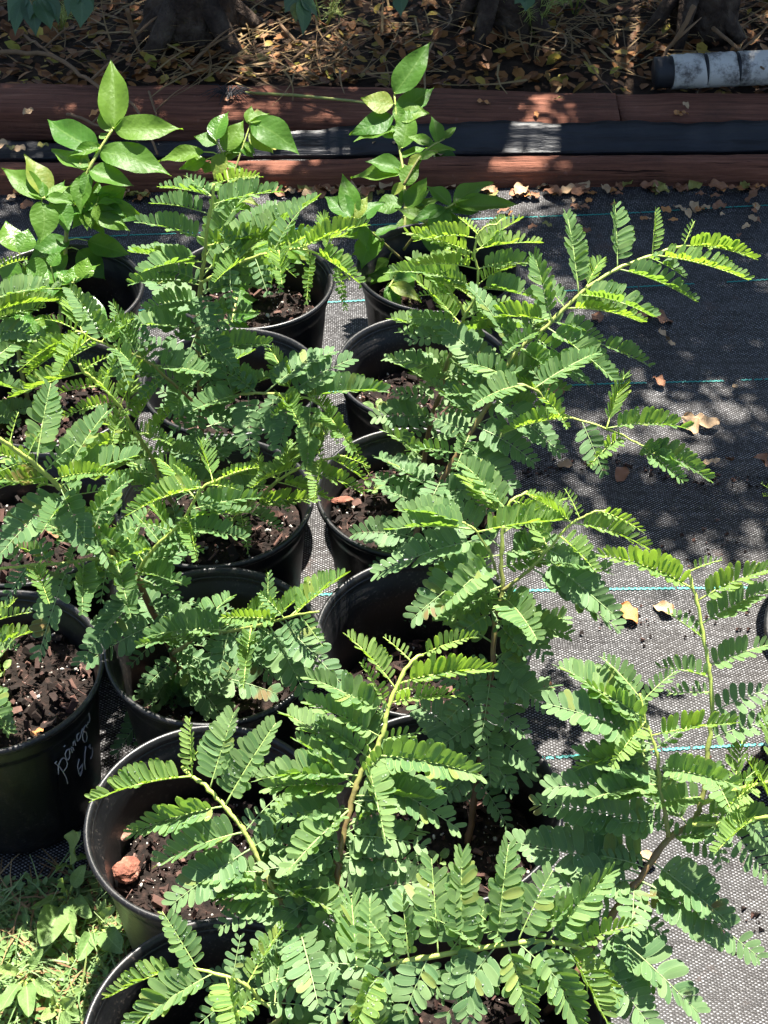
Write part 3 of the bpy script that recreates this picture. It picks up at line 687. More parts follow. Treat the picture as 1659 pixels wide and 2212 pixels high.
Plant('big seedling with reddish stem leaning left out of the frame, beside the handwritten pot',
 [('s', '398,1475 363,1388 302,1260 293,1245 255,1210 205,1142 165,1095 129,1052 78,1006 20,962 -15,940', 0, .47, .0058, .0026, .08, .95),
  (None, '296,1248 324,1195 394,1125 433,1060 476,1034 538,1012', .50, .52, .0030, .0014, .7, 1.),
  (None, '262,1213 235,1202 150,1215 60,1222 -10,1230', .49, .42, .0030, .0016, .5, .85),
  (None, '375,1412 435,1374 506,1362 579,1346 646,1327 690,1322', .49, .40, .0030, .0014, .45, .95)],
 '100,1028,-8,1058,1 135,1060,-6,1206,0 150,1215,82,1422,0 234,1208,217,1305,0 305,1290,166,1442,0 337,1340,188,1432,0 322,1290,402,1360,0 255,1205,320,1196,0 132,1055,192,1192,0 '
 '129,1050,297,985,1 205,1140,244,1040,0 132,1052,233,888,1 81,1006,110,828,1 70,1000,-5,1020,1 100,1222,60,1130,0 150,1214,160,1185,1 60,1222,10,1300,0 200,1138,120,1180,0 '
 '432,1062,376,1003,2 415,1100,560,1075,1 394,1128,537,1108,1 383,1140,530,1165,1 330,1190,440,1150,1 345,1180,290,1110,1 476,1034,560,1010,2 320,1200,400,1210,1 '
 '579,1345,579,1236,1 640,1328,696,1280,2 514,1360,576,1412,0 500,1364,592,1466,0 553,1352,594,1440,0 600,1340,742,1482,0 650,1326,700,1400,1 480,1368,440,1450,0 '
 '340,1345,260,1390,0 372,1420,300,1500,0 380,1440,250,1632,0 385,1450,480,1560,0 390,1460,440,1600,0 385,1440,300,1560,0 375,1420,480,1480,0 365,1395,460,1400,0 350,1360,430,1330,0 390,1465,560,1530,0 380,1430,520,1600,0 20,965,40,890,2 60,995,90,930,1 100,1025,160,960,1 150,1075,230,1060,1 190,1125,110,1110,0 230,1170,310,1130,0 270,1222,200,1260,0 300,1258,380,1280,0 315,1285,240,1330,0 330,1315,420,1300,0 345,1345,440,1380,0 355,1370,280,1440,0 370,1400,470,1440,0 380,1430,320,1480,0 390,1460,470,1520,0 385,1450,330,1580,0 392,1462,400,1640,0 440,1374,500,1310,0 480,1366,420,1300,0 540,1354,610,1300,1 470,1368,540,1430,0 560,1350,640,1420,0 620,1335,560,1280,1 350,1165,440,1190,1 370,1150,300,1130,1 420,1085,490,1120,1 440,1055,380,1060,1 450,1050,520,1060,2 200,1208,260,1150,0 120,1218,180,1290,0 40,1224,-10,1160,0 90,1220,30,1280,0 398,1440,520,1480,0 398,1450,600,1500,0 395,1460,300,1620,0 390,1440,440,1540,0 440,1374,560,1440,0 520,1360,640,1470,0 580,1346,660,1500,0 500,1364,470,1470,0 610,1338,680,1440,0 360,1385,440,1440,0', 9, pot='I')
Plant('very long seedling whose brown stem leans far to the right over the dark cloth',
 [('s', '846,1380 862,1290 877,1209 894,1161 925,1085 954,1036 1025,921 1064,856 1074,821 1124,751 1179,706 1264,626 1334,581 1409,551 1478,530', 0, .86, .0056, .0022, .0, .95),
  (None, '1072,826 1120,830 1160,845 1205,890 1310,926 1375,956 1432,992', .70, .66, .0022, .0012, .5, 1.)],
 '1255,632,1224,462,1 1340,578,1329,443,1 1405,552,1416,452,2 1475,530,1500,478,2 1190,700,1153,548,1 1330,583,1502,651,1 1245,645,1412,686,1 1410,551,1618,606,2 1470,532,1630,560,2 '
 '1175,710,1327,822,1 1290,741,1406,792,1 1124,751,1272,832,0 1065,856,1212,982,0 1025,930,1157,1002,0 1115,760,1014,620,0 1075,821,950,702,0 1200,690,1300,740,1 1150,735,1240,790,1 '
 '1315,926,1487,926,1 1260,905,1305,1027,0 1370,956,1477,1042,1 1385,960,1532,1037,1 1210,890,1150,800,0 1040,905,960,830,0 1000,960,1110,1060,0 960,1030,1090,1000,0 '
 '950,1050,1060,1110,0 920,1095,830,1060,0 890,1170,960,1200,0 885,1190,800,1230,0 870,1240,960,1290,0 865,1270,800,1320,0 855,1330,920,1350,0 1090,800,1180,860,0 1400,552,1480,600,1 1030,915,1120,880,0 1010,945,930,900,0 975,1005,900,960,0 940,1065,860,1010,0 930,1080,1010,1120,0 905,1140,980,1150,0 880,1205,820,1180,0 1060,862,980,800,0 1130,748,1060,690,1 1220,668,1160,600,1', 11, pot='E')
Plant('bushy blue-green seedling left of the long leaning stem, its shoot tips yellow-green',
 [('s', '905,1042 911,1021 928,918 949,856 959,809 973,763 990,715 1003,678 978,637 960,610', 0, .84, .0048, .0020, .1, .9),
  (None, '1000,690 1028,640 1032,590 1025,540 1040,495 1076,484', .83, .86, .0024, .0012, .75, 1.)],
 '1008,845,920,762,1 967,930,857,871,1 1040,796,953,708,1 1090,727,1016,633,1 976,692,886,689,1 967,741,860,717,0 955,800,830,774,0 945,860,845,850,0 954,856,1056,862,0 925,993,828,930,1 '
 '1030,545,876,502,2 1028,540,1166,525,2 1015,620,838,588,1 990,650,890,558,1 1030,585,1157,570,1 1025,625,1162,648,1 920,990,840,1010,0 930,930,1010,900,0 940,890,860,920,0 960,800,1060,820,0 970,770,1070,780,0 '
 '985,730,1080,700,0 975,640,900,640,2 1000,690,1100,650,1 985,720,880,740,0 965,615,950,560,2 960,615,1040,640,2 1035,510,990,470,2 1070,485,1090,470,2 915,1010,990,1050,0 910,1030,850,1070,0 930,910,870,960,0 1030,560,960,540,2', 13, pot='B')
Plant('airy seedling with widely spaced leaflets in front of the long leaning stem, centre right',
 [('s', '1009,1822 1021,1748 1042,1600 1062,1450 1070,1340 1085,1277 1082,1199 1092,1110 1110,1078 1140,1062', 0, .46, .0050, .0016, .05, .95),
  (None, '1085,1279 1140,1233 1178,1195 1215,1150 1260,1115 1310,1102', .40, .42, .0026, .0012, .5, 1.),
  (None, '1076,1252 1058,1192 1024,1144 1000,1128', .40, .42, .0022, .0012, .5, .9)],
 '1085,1100,992,996,1 1072,1190,950,1085,0 1027,1144,838,1145,1 1010,1132,862,1104,1 1080,1195,1216,1176,0 1055,1200,888,1338,0 1040,1165,808,1243,0 1150,1225,1342,1364,0 1170,1205,1332,1334,0 1240,1130,1397,1184,2 1250,1122,1220,1056,2 '
 '1300,1104,1390,1150,2 1180,1190,1240,1220,0 1110,1085,1170,1110,2 1130,1068,1180,1090,2 1100,1100,1020,1040,1 1085,1277,1155,1330,0 1080,1290,1180,1420,0 1075,1320,980,1380,0 1070,1340,1140,1420,0 1070,1400,1157,1515,0 1066,1430,980,1480,0 '
 '1062,1450,1180,1530,0 1058,1480,960,1560,0 1054,1510,1150,1600,0 1050,1540,940,1620,0 1046,1570,1160,1660,0 1042,1600,960,1700,0 1040,1610,1110,1720,0 1035,1650,940,1740,0 1030,1680,1100,1790,0 1195,1170,1150,1110,1 1085,1270,1000,1330,0 1078,1300,1190,1340,0 1060,1460,1040,1600,0 1050,1550,1060,1700,0', 15, leaf=1.05, pot='O')
Plant('seedling at front centre with a yellow upper stem and bright wing-like fronds',
 [(('G', .075, .06), '725,2016 731,1900 733,1840 761,1732 777,1676 809,1623 829,1580 834,1546 855,1488 889,1430 914,1414', .08, .26, .0046, .0020, .12, 1.)],
 '856,1485,750,1374,2 888,1430,828,1376,2 910,1416,1030,1375,2 862,1478,1062,1447,2 845,1520,995,1505,2 832,1549,662,1462,1 822,1590,662,1516,1 805,1630,1042,1676,1 785,1670,992,1792,0 775,1676,553,1685,1 745,1784,588,1842,0 '
 '738,1812,922,1829,0 733,1850,905,1866,0 731,1919,598,1992,0 770,1700,640,1600,1 760,1735,900,1730,0 755,1750,600,1770,0 735,1830,620,1900,0 732,1880,850,1950,0 728,1960,640,2060,0 728,1980,840,2010,0 725,2016,640,2130,0 835,1546,760,1480,1 850,1500,930,1480,2 800,1635,690,1560,1 780,1680,880,1600,1 770,1700,700,1640,0 760,1735,860,1790,0 750,1760,660,1740,0 740,1800,830,1760,0 735,1830,650,1810,0 733,1870,830,1900,0 731,1900,640,1940,0 729,1940,820,1990,0 728,1990,680,2080,0 726,2010,790,2090,0 820,1600,920,1580,1 840,1530,780,1430,2 720,2080,800,2160,0', 17, leaf=1.06, auto=[(0, 17, .04, .55, .09, 0, 1.3)])
Plant('seedling at lower left whose curved yellow stem carries fronds like green wings',
 [(('G', .04, .085), '655,2040 623,1981 600,1940 576,1891 554,1847 529,1797 493,1750 446,1699 420,1681 391,1656', .07, .20, .0042, .0022, .2, 1.)],
 '410,1680,200,1730,2 480,1745,284,1800,1 520,1800,344,1866,1 540,1835,368,1957,0 412,1675,410,1552,2 452,1700,506,1538,1 490,1740,596,1562,1 525,1795,600,1720,0 570,1884,717,1808,0 560,1860,420,1930,0 590,1920,470,2010,0 600,1940,720,1890,0 '
 '610,1960,480,1960,0 615,1970,730,1960,0 640,2010,530,2080,0 640,2020,740,2040,0 545,1830,640,1780,0 400,1660,440,1610,2', 19, leaf=1.08, auto=[(0, 10, .04, .5, .085, 0, 1.3)])
Plant('small shoot low in the bottom left pot with paired pale fronds over the black rim',
 [(('G', -.02, .07), '600,2205 560,2160 525,2124 450,2099 390,2089', .01, .03, .0030, .0018, .5, 1.)],
 '392,2090,234,2155,2 465,2105,288,2215,1 430,2096,350,1968,1 500,2116,520,2020,0 530,2126,420,2220,0 540,2140,650,2100,0 560,2160,480,2230,0 570,2170,690,2180,0', 21, leaf=1.1, auto=[(0, 5, .1, .8, .075, 0, 1.)])
Plant('seedling at the bottom with a long arched yellow stem lined by upright feathery fronds',
 [(('P', -.06, .07), '735,2235 750,2170 790,2110 849,2082 969,2060 1117,2036 1193,2036 1249,2048 1290,2082', -.01, .0, .0042, .0022, .5, 1.)],
 '801,2105,799,1940,1 877,2076,868,1930,1 939,2066,932,1855,1 999,2055,998,1842,1 1061,2046,1098,1826,1 1121,2036,1194,1880,1 1185,2036,1318,1884,1 1245,2045,1378,1996,2 '
 '845,2084,745,2192,0 929,2066,868,2208,0 1017,2052,1012,2212,0 1089,2042,1150,2216,1 1157,2036,1255,2220,1 1221,2042,1315,2216,2 1273,2066,1340,2165,2 770,2140,680,2225,0 800,2110,860,2180,0 820,2095,700,2080,0 900,2070,960,2160,0 980,2056,1080,2130,0 1060,2044,960,2200,0 1120,2038,1210,2120,0 1040,2048,930,1980,1 960,2060,1050,1960,1 1200,2038,1270,1960,1 1100,2040,1010,1950,1 870,2078,800,1990,1 1150,2036,1240,1930,1', 23, leaf=1.25, auto=[(0, 4, .08, .45, .085, -6, 1.2)])
Plant('seedling at the right whose brown stem forks into yellow-green shoots over grey cloth',
 [(('P', .085, .07), '1240,2110 1264,2069 1329,1964 1389,1889 1444,1811 1494,1779 1515,1734 1526,1650 1534,1589 1539,1539 1533,1450 1520,1380 1502,1285 1482,1232', .06, .30, .0050, .0018, .05, 1.),
  (None, '1515,1736 1570,1712 1659,1690 1700,1684', .17, .16, .0028, .0018, .75, .95),
  (None, '1494,1782 1570,1778 1655,1765 1720,1758', .15, .13, .0028, .0018, .7, .95),
  (None, '1444,1808 1424,1694 1419,1629 1399,1569 1380,1500', .145, .22, .0028, .0014, .5, .9)],
 '1500,1275,1298,1200,2 1520,1380,1438,1322,1 1508,1295,1662,1232,2 1522,1352,1662,1272,1 1537,1440,1662,1392,1 1533,1470,1418,1442,1 1540,1535,1662,1492,0 1485,1238,1560,1210,2 1538,1500,1440,1500,1 1530,1600,1662,1560,0 '
 '1400,1575,1208,1440,1 1410,1600,1180,1520,0 1422,1690,1178,1704,0 1440,1790,1152,1738,0 1385,1890,1098,1820,0 1375,1905,1180,1920,0 1410,1860,1572,1990,0 1380,1910,1647,2075,0 1310,2000,1512,2192,0 1330,1965,1200,1960,0 '
 '1570,1779,1662,1900,0 1540,1780,1560,1880,0 1620,1770,1660,1830,0 1580,1710,1640,1660,1 1380,1505,1300,1420,1 1385,1520,1460,1450,1 1415,1620,1500,1560,0 1424,1690,1490,1640,0 1300,2010,1420,2130,0 1410,1610,1330,1600,0 1425,1700,1340,1660,0 1440,1780,1330,1780,0 1350,1940,1240,1900,0 1400,1880,1300,1850,0 1330,1965,1440,2020,0 1300,2005,1190,2040,0 1290,2025,1380,2090,0 1360,1925,1480,1950,0 1450,1805,1370,1740,0 1415,1625,1290,1660,0 1405,1590,1300,1540,0 1422,1680,1250,1630,0 1395,1560,1270,1480,1 1290,2030,1400,2215,0 1460,1800,1560,1850,0', 25, leaf=1.12, auto=[(0, 10, .08, .6, .085, 0, 1.3), (3, 5, .2, .9, .075, 4, 1.), (1, 3, .3, .9, .07, 4, 1.), (2, 3, .3, .9, .07, 4, 1.)])
Plant('feathery seedling mostly outside the left edge, fronds reaching in beside glossy leaves',
 [(('M', -.1, .0), '-40,900 -30,750 -20,650 -5,560', .98, .98, .004, .002, .3, .9)],
 '-15,650,127,624,1 -20,690,92,664,1 -25,720,80,730,0 -30,800,40,788,0 -35,840,60,850,1 -10,590,60,560,2', 27)
Plant('feathery seedling outside the left edge showing one bright yellow-green frond above the handwritten pot',
 [(('H', -.1, -.02), '-60,1500 -50,1400 -35,1345', .46, .45, .004, .002, .3, .9)],
 '-40,1352,70,1322,2 -45,1380,40,1400,1', 29)
Plant('small green shoot at the right edge beside the dead leaves',
 [(('S', -.04, -.02), '1690,1080 1672,1060', .96, .95, .003, .002, .6, .95)], '1680,1070,1644,1045,2 1685,1075,1648,1072,2', 31, auto=[])

# ================================================================== BROAD-LEAVED PLANTS
def pose(base, tip, w, rr, face=None, flip=0):
    v = tip-base; L = v.length; Y = v/L
    up_ = Vector((rr.gauss(0, .25), -.35+rr.gauss(0, .2), 1)) if face is None else face
    X = Y.cross(up_)
    X = X.normalized() if X.length > 1e-3 else Vector((1, 0, 0))
    Z = X.cross(Y)
    return Matrix(((X.x*w, Y.x*L, Z.x*L, base.x), (X.y*w, Y.y*L, Z.y*L, base.y), (X.z*w, Y.z*L, Z.z*L, base.z), (0, 0, 0, 1)))
def broad_plant(name, label, cat, root, stems, leaves, meshes, seed, wr=.42, group=None, rad=.003, hw=.22, age=(.45, .75), fill=0):
    """stems: pixel polylines with depth; leaves: base px, tip px, width px, dY at the tip"""
    rr = random.Random(seed); sts = []
    for (pts, Y0, Y1) in stems:
        Y0, Y1 = YM(Y0), YM(Y1)
        pp = P(pts); n = len(pp); p3 = [at_y(x, y, Y0+(Y1-Y0)*i/max(1, n-1)) for i, (x, y) in enumerate(pp)]
        sts.append(p3)
    if root is not None: sts[0] = [root]+sts[0]
    o3 = sts[0][0].copy(); ob = empty(name, o3); tag(ob, label, cat, group)
    cvs = [catmull(s) for s in sts]
    for i, cv in enumerate(cvs):
        m = MB(); n = len(cv); m.tube([c-o3 for c in cv], [rad*(1-.5*k/n)*(1 if i == 0 else .7) for k in range(n)], 7, [age[0]+(age[1]-age[0])*k/n for k in range(n)])
        link('stem' if i == 0 else 'branch', m.mesh('stem', STEM), ob)
    extra = []
    if fill:
        for k in range(fill):
            cv = cvs[rr.randrange(len(cvs))]; c = cv[int(len(cv)*rr.uniform(.3, .95))]; x, y = pix(c); a = rr.uniform(0, 2*pi); q = rr.uniform(38, 78)
            extra.append('%f,%f,%f,%f,%f' % (x, y, x+q*cos(a)*1.1, y+q*sin(a)*.8, q*.42))
    for q in leaves.split()+extra:
        f = list(map(float, q.split(','))); bx, by, tx, ty, w = f[:5]; dz = f[5] if len(f) > 5 else None
        best = min(((pix(c)[0]-bx)**2+(pix(c)[1]-by)**2, i, j) for i, cv in enumerate(cvs) for j, c in enumerate(cv))
        c = cvs[best[1]][best[2]]; base = at_y(bx, by, c.y)
        an = math.degrees(atan2(-(ty-by), abs(tx-bx))); el = dz if dz is not None else (42 if an > 55 else (16 if an > 10 else (-6 if an > -30 else -35)))
        tip = tip_point(base, tx, ty, el); L = (tip-base).length
        wm = max(1.08*w/FP*depth(base), .31*L)
        me = meshes[rr.randrange(len(meshes))]
        lo = link('leaf', me, ob); M = pose(base, tip, wm/(2*hw), rr); M.translation -= o3; lo.matrix_basis = M
        pt = MB(); d = base-c
        if 1e-3 < d.length:
            pt.tube([c-o3, c.lerp(base, .5)-o3+Vector((0, 0, .004)), base-o3], .0011, 5, [age[1]]*3); link('petiole', pt.mesh('petiole', STEM), ob)
    return ob
def potroot(k, dx=0, dy=0): return Vector((POTS[k][0]+dx, POTS[k][1]+dy, SOILLEV[k]-.012))
BG = 'broad-leaved seedlings at the back'
broad_plant('glossy_seedling', 'tall glossy seedling at upper left with big pointed leaves in fans', 'seedling', potroot('K', -.02, .0),
 [('140,560 150,460 190,370 214,325 243,280', 1.32, 1.42), ('160,440 195,450 210,440', 1.34, 1.33), ('150,470 105,432 95,428', 1.33, 1.3), ('170,460 215,435', 1.35, 1.35)],
 '245,280,237,122,62 247,280,388,268,60,8 214,328,360,360,66,0 212,324,97,245,66,12 188,370,110,308,56,10 193,368,288,395,56,-8 188,375,172,460,44 215,435,272,403,50 220,440,313,470,44,-8 197,450,280,494,46,-20 175,455,228,508,36 '
 '97,430,0,356,50,20 103,430,56,327,54 90,436,86,523,58 110,436,150,500,54 160,445,150,390,34 228,300,216,285,20 190,520,280,545,50 150,520,60,560,56 170,540,230,600,60 140,540,90,610,60', BROADM[:5]+BROADM[:3], 41, group=BG, rad=.0042, fill=34)
broad_plant('glossy_seedling', 'low bushy seedling at the left edge with wet pale glossy leaves', 'seedling', potroot('M', -.05, .06),
 [('40,760 50,650 65,590', 1.06, 1.12), ('60,640 120,620 160,610', 1.08, 1.06), ('50,690 80,720', 1.07, 1.03)],
 '40,545,15,470,52 40,545,58,490,50 30,560,5,620,50 60,565,110,600,50 110,575,125,540,36 80,610,20,680,80 160,610,210,560,46 120,610,160,580,60 165,640,240,700,62,-10 130,650,200,680,60 80,700,60,790,58 85,690,130,760,64 130,640,200,640,54 100,640,60,620,60 170,600,190,555,40', PALEM+BROADM[:1], 43, group=BG, rad=.0035, fill=48)
broad_plant('glossy_seedling', 'seedling at the back with wet shining leaves against the front timber', 'seedling', potroot('C', .0, .02),
 [('520,640 505,480 495,400 483,340', 1.38, 1.52), ('497,400 520,330 540,270', 1.48, 1.55), ('515,640 560,560 620,520', 1.34, 1.28), ('512,640 500,700', 1.26, 1.2)],
 '465,302,487,235,46 483,325,524,256,46 470,310,420,290,40 440,328,340,342,36 445,345,386,358,34 450,350,440,372,34 478,330,460,385,36 500,330,525,290,40 542,262,640,322,64,-12 545,275,592,328,52 535,262,580,240,30 520,310,550,338,30 495,390,565,375,26 '
 '560,560,590,610,50 565,570,510,610,54 600,530,650,560,50 620,520,680,560,44 560,560,620,500,44 505,520,440,560,40 540,600,480,640,44 520,660,470,690,30 520,670,590,650,34 530,680,610,690,36 520,690,500,770,50 530,690,570,740,44 520,650,470,655,30 500,650,560,640,40 600,690,640,720,36 560,640,640,680,40 520,770,450,830,40 525,775,590,830,44', BROADM[:5]+PALEM[:1], 45, group=BG, rad=.003, fill=26)
broad_plant('glossy_seedling', 'shaded upright seedling at upper centre with one tall pointed leaf at its tip', 'seedling', potroot('N', -.04, .0),
 [('870,560 875,470 872,380 860,300 852,205', 1.40, 1.62), ('872,400 900,350 925,320 960,300', 1.48, 1.55), ('868,560 800,500 760,470', 1.36, 1.30), ('872,540 920,480 980,440', 1.38, 1.36), ('866,580 840,620', 1.33, 1.27)],
 '852,203,927,85,58 855,248,940,178,50 850,225,782,205,50 850,250,755,278,52 855,280,762,300,50 858,255,925,240,50 870,320,880,230,50 870,370,790,345,44 868,375,755,375,40 872,400,905,350,40 '
 '760,470,700,420,50 765,475,738,370,44 770,480,830,430,50 800,500,735,510,50 810,510,780,580,52 830,520,760,540,46 870,440,930,400,40 880,450,920,380,44 890,470,950,420,48 980,440,1065,385,44,14 985,445,1120,435,42,2 960,450,940,520,50 920,490,960,560,52 880,500,830,560,50 860,520,900,600,50 900,500,980,520,46 840,560,770,620,46 845,580,900,640,46 870,440,800,450,50 870,470,900,540,56 850,600,790,590,40 930,470,1010,470,40', BROADM[:5], 47, group=BG, rad=.0034, fill=44)
broad_plant('round_leaved_vine', 'vine with round matt leaves sprawling over the rear timber, upper centre', 'vine', at_z(940, 345, .05),
 [('930,300 950,270 985,245', 2.15, 2.28), ('900,300 870,230 760,215 690,205 520,200', 2.15, 2.4), ('760,215 720,170 700,150', 2.3, 2.45)],
 '950,270,1035,240,52,5 985,310,1030,345,70,-10 930,300,1000,320,60 925,290,890,250,52 930,280,960,310,56 940,330,985,350,46 900,260,960,250,52 720,170,668,150,40 722,175,700,190,44 735,165,770,150,44 735,180,750,195,24 715,190,705,220,40 740,215,765,210,30 735,240,720,270,40 760,250,740,280,36 740,195,770,180,36', ROUNDM, 49, hw=.36, rad=.0025, age=(.6, .75))
# sprays of the shade trees' low leaves that hang into the top of the view
for i, (pts, lv, lab) in enumerate((
    ('40,-60 60,-10 70,10', '60,-8,75,72,46 50,0,30,70,30 80,0,110,60,44 60,-10,10,40,50 90,-20,130,48,36 70,0,60,40,40', 'leafy spray hanging in at the top left corner'),
    ('170,-60 175,-10', '172,-12,172,56,46 170,-14,205,20,34 172,-18,140,30,40', 'short leafy spray hanging at the top, just right of the corner one'),
    ('650,-60 648,0', '648,0,660,70,34 645,-5,612,25,36 650,0,690,30,36 648,5,640,45,28', 'leafy spray hanging from the top edge left of centre'),
    ('860,-60 865,-10', '864,-14,862,32,36', 'single dark leaf hanging from the top edge near the centre'),
    ('1135,-60 1135,-10', '1134,-16,1136,22,34 1132,-18,1110,6,30', 'single pale leaf hanging from the top edge right of centre'))):
    broad_plant('hanging_spray', lab, 'leaf spray', None, [(pts, 2.35, 2.3)], lv, HANGM, 60+i, group='leaf sprays along the top edge', hw=.24, rad=.002, age=(.3, .5))

# ================================================================== FALLEN LEAVES, CHUNKS, SMALL THINGS
def dry_leaf(px, py, size, kind, label, rz=None, tilt=None, z=.006, group='fallen leaves on the cloth'):
    p = at_z(px, py, z); o = link('fallen_leaf', DRYM[kind][R.randrange(3)])
    L = size/FP*depth(p); o.scale = (L*R.uniform(.75, 1.1), L, L*R.uniform(.8, 1.4))
    rz = R.uniform(0, 6.28) if rz is None else rz
    o.rotation_euler = (R.uniform(-.2, .25) if tilt is None else tilt, R.uniform(-.3, .3), rz)
    off = Vector((-sin(rz), cos(rz), 0))*L*.5; o.location = p-off+Vector((0, 0, .004+L*.06))
    return tag(o, label, 'leaf', group)
for px, py, s, k, lab in ((1289, 685, 52, 'brown', 'round brown leaf lying alone on dark cloth beneath the arching shoot'), (1390, 688, 46, 'brown', 'brown leaf half under the tip of an arching frond'), (1428, 690, 58, 'brown', 'broad pinkish-brown leaf right of the arching frond tips'),
    (1422, 745, 44, 'tan', 'pale tan leaf standing on edge on the dark cloth'), (1451, 745, 18, 'tan', 'tiny tan leaf right of the upright one'), (1424, 830, 34, 'brown', 'curled brown leaf on the teal thread'), (1588, 838, 18, 'tan', 'tiny tan leaf just below the teal thread at right'),
    (1205, 850, 56, 'brown', 'brown leaf behind the branch at the teal thread'), (1490, 920, 56, 'tan', 'big tan leaf touching the tip of a frond, largest of three'), (1508, 908, 34, 'tan', 'small tan leaf topmost of the three by the frond tip'), (1531, 920, 46, 'tan', 'tan leaf with a dark hole, right of the frond tip'),
    (1220, 1008, 32, 'tan', 'pale round leaf left end of the dirt arc'), (1279, 1002, 34, 'tan', 'pale round leaf behind the drooping frond at the dirt arc'), (1530, 1005, 32, 'tan', 'greyish tan leaf at right of the drooping shoot'), (1548, 1000, 18, 'tan', 'small tan curl beside the greyish leaf'), (1576, 1010, 30, 'brown', 'small round brown leaf near the right edge'),
    (1632, 1018, 54, 'brown', 'large brown leaf at the right edge'), (1340, 1028, 44, 'brown', 'brown leaf lying in the crumbs of the dirt arc'), (1308, 1018, 20, 'tan', 'tiny tan leaf on the dirt arc'), (1358, 1330, 56, 'orange', 'crumpled orange-tan leaf on sunlit grey cloth'), (1432, 1318, 52, 'tan', 'pale leaf on sunlit cloth behind the yellow shoot'),
    (1176, 1490, 44, 'brown', 'reddish leaf against the right side of a pot'), (1395, 1860, 44, 'tan', 'cream round leaf below the brown forked stem'), (1380, 1985, 58, 'tan', 'cream leaf behind fronds at lower right'), (1088, 460, 30, 'brown', 'brown leaf on shaded cloth by the first teal thread'), (1182, 490, 26, 'olive', 'olive leaf on shaded cloth'),
    (1150, 495, 24, 'brown', 'small brown leaf next to the olive one'), (1466, 455, 30, 'tan', 'tan leaf near the sun spots by the first teal thread, left one'), (1500, 450, 34, 'tan', 'tan leaf near the sun spots by the first teal thread, right one'), (1552, 450, 34, 'brown', 'brown leaf on the first teal thread'), (1630, 440, 40, 'brown', 'brown leaf at the right edge by the first teal thread'),
    (1275, 605, 34, 'brown', 'brown leaf beside the sunlit stem'), (1595, 510, 20, 'brown', 'small brown leaf above the frond tips at right'), (1265, 500, 26, 'brown', 'reddish leaf between two upright fronds')):
    dry_leaf(px, py, s, k, lab, tilt=1.0 if 'edge' in lab else None)
rr = random.Random(91)
for i in range(95):    # drift along the foot of the front timber
    px = rr.uniform(560, 1660) if i < 72 else rr.uniform(0, 330); py = 402+abs(rr.gauss(0, 14))+(0 if px > 400 else 12)
    kd = rr.choice(('brown', 'brown', 'brown', 'orange', 'tan', 'olive')); part = 'left end' if px < 400 else ('middle' if px < 1000 else ('right-hand stretch' if px < 1350 else 'right end'))
    dry_leaf(px, py, rr.uniform(22, 46), kd, '%s dead leaf in the drift at the foot of the front timber, %s' % (kd, part), group='leaf drift at the timber')
for i in range(20):    # scattered small ones on the shaded cloth
    dry_leaf(rr.uniform(1080, 1650), rr.uniform(432, 500), rr.uniform(14, 30), rr.choice(('brown', 'orange', 'tan')), 'small dead leaf scattered on the shaded cloth around the first teal thread', group='small leaves near the first teal thread')
for i in range(12):    # on the timbers
    dry_leaf(rr.uniform(20, 1640), rr.uniform(205, 255), rr.uniform(14, 30), rr.choice(('brown', 'orange', 'olive', 'tan')), 'dead leaf lying on top of the rear timber', z=.064, group='leaves on the rear timber')
for i in range(14):
    dry_leaf(rr.choice((rr.uniform(0, 300), rr.uniform(560, 1000))), rr.uniform(300, 340), rr.uniform(26, 44), rr.choice(('brown', 'tan', 'olive')), 'dead leaf caught between the film and the front timber', z=.03, group='leaves in the gap')
for i, (k, dx, dy, kd) in enumerate((('L', .02, -.04, 'brown'), ('L', .06, .02, 'orange'), ('L', -.03, -.07, 'brown'), ('J', .03, .02, 'brown'), ('M', .05, -.03, 'brown'), ('H', .06, -.07, 'orange'), ('B', -.02, -.08, 'orange'))):
    x, y = pix(Vector((POTS[k][0]+dx, POTS[k][1]+dy, SOILLEV[k])))
    dry_leaf(x, y, 34, kd, ('brown leaf on soil behind the tall feathery seedling', 'orange leaf on soil behind the tall feathery seedling', 'second brown leaf on soil behind the tall feathery seedling', 'brown leaf on the perlite soil at the left edge', 'brown leaf on soil under the wet glossy leaves', 'orange scrap by the rim of the handwritten pot', 'orange leaf scrap on bark soil, centre')[i], z=SOILLEV[k], group='leaves on potting soil')
def chunk(name, label, p, size, mat, seed):
    bm = bmesh.new(); bmesh.ops.create_icosphere(bm, subdivisions=3, radius=1)
    for v in bm.verts:
        k = 1+.35*noise.noise(v.co*1.3+Vector((seed, 0, 0)))+.16*noise.noise(v.co*4+Vector((0, seed, 0))); v.co = Vector((v.co.x*size[0], v.co.y*size[1], v.co.z*size[2]))*k
    me = bpy.data.meshes.new(name); bm.to_mesh(me); bm.free(); me.polygons.foreach_set('use_smooth', [False]*len(me.polygons)); me.materials.append(mat)
    o = link(name, me); o.location = p; o.rotation_euler = (.3, .2, seed); return tag(o, label, 'bark chunk', 'bark chunks on soil')
chunk('bark_chunk', 'brick-red bark chunk, the lower one, near the rim of the lower left pot', at_z(275, 1880, SOILLEV['F']+.008), (.017, .013, .010), CHUNK, 1.)
chunk('bark_chunk', 'pale pinkish bark chunk, the upper one, in the lower left pot', at_z(262, 1795, SOILLEV['F']+.008), (.012, .015, .009), CHUNK2, 2.)
chunk('bark_chunk', 'flat pinkish bark piece at the left of the soil in the centre pot', at_z(738, 1080, SOILLEV['B']+.001), (.017, .009, .004), CHUNK, 3.)
chunk('bark_chunk', 'orange-brown bark piece at the back of the lower centre pot', at_z(1155, 1700, SOILLEV['O']+.004), (.013, .010, .007), CHUNK, 5.)
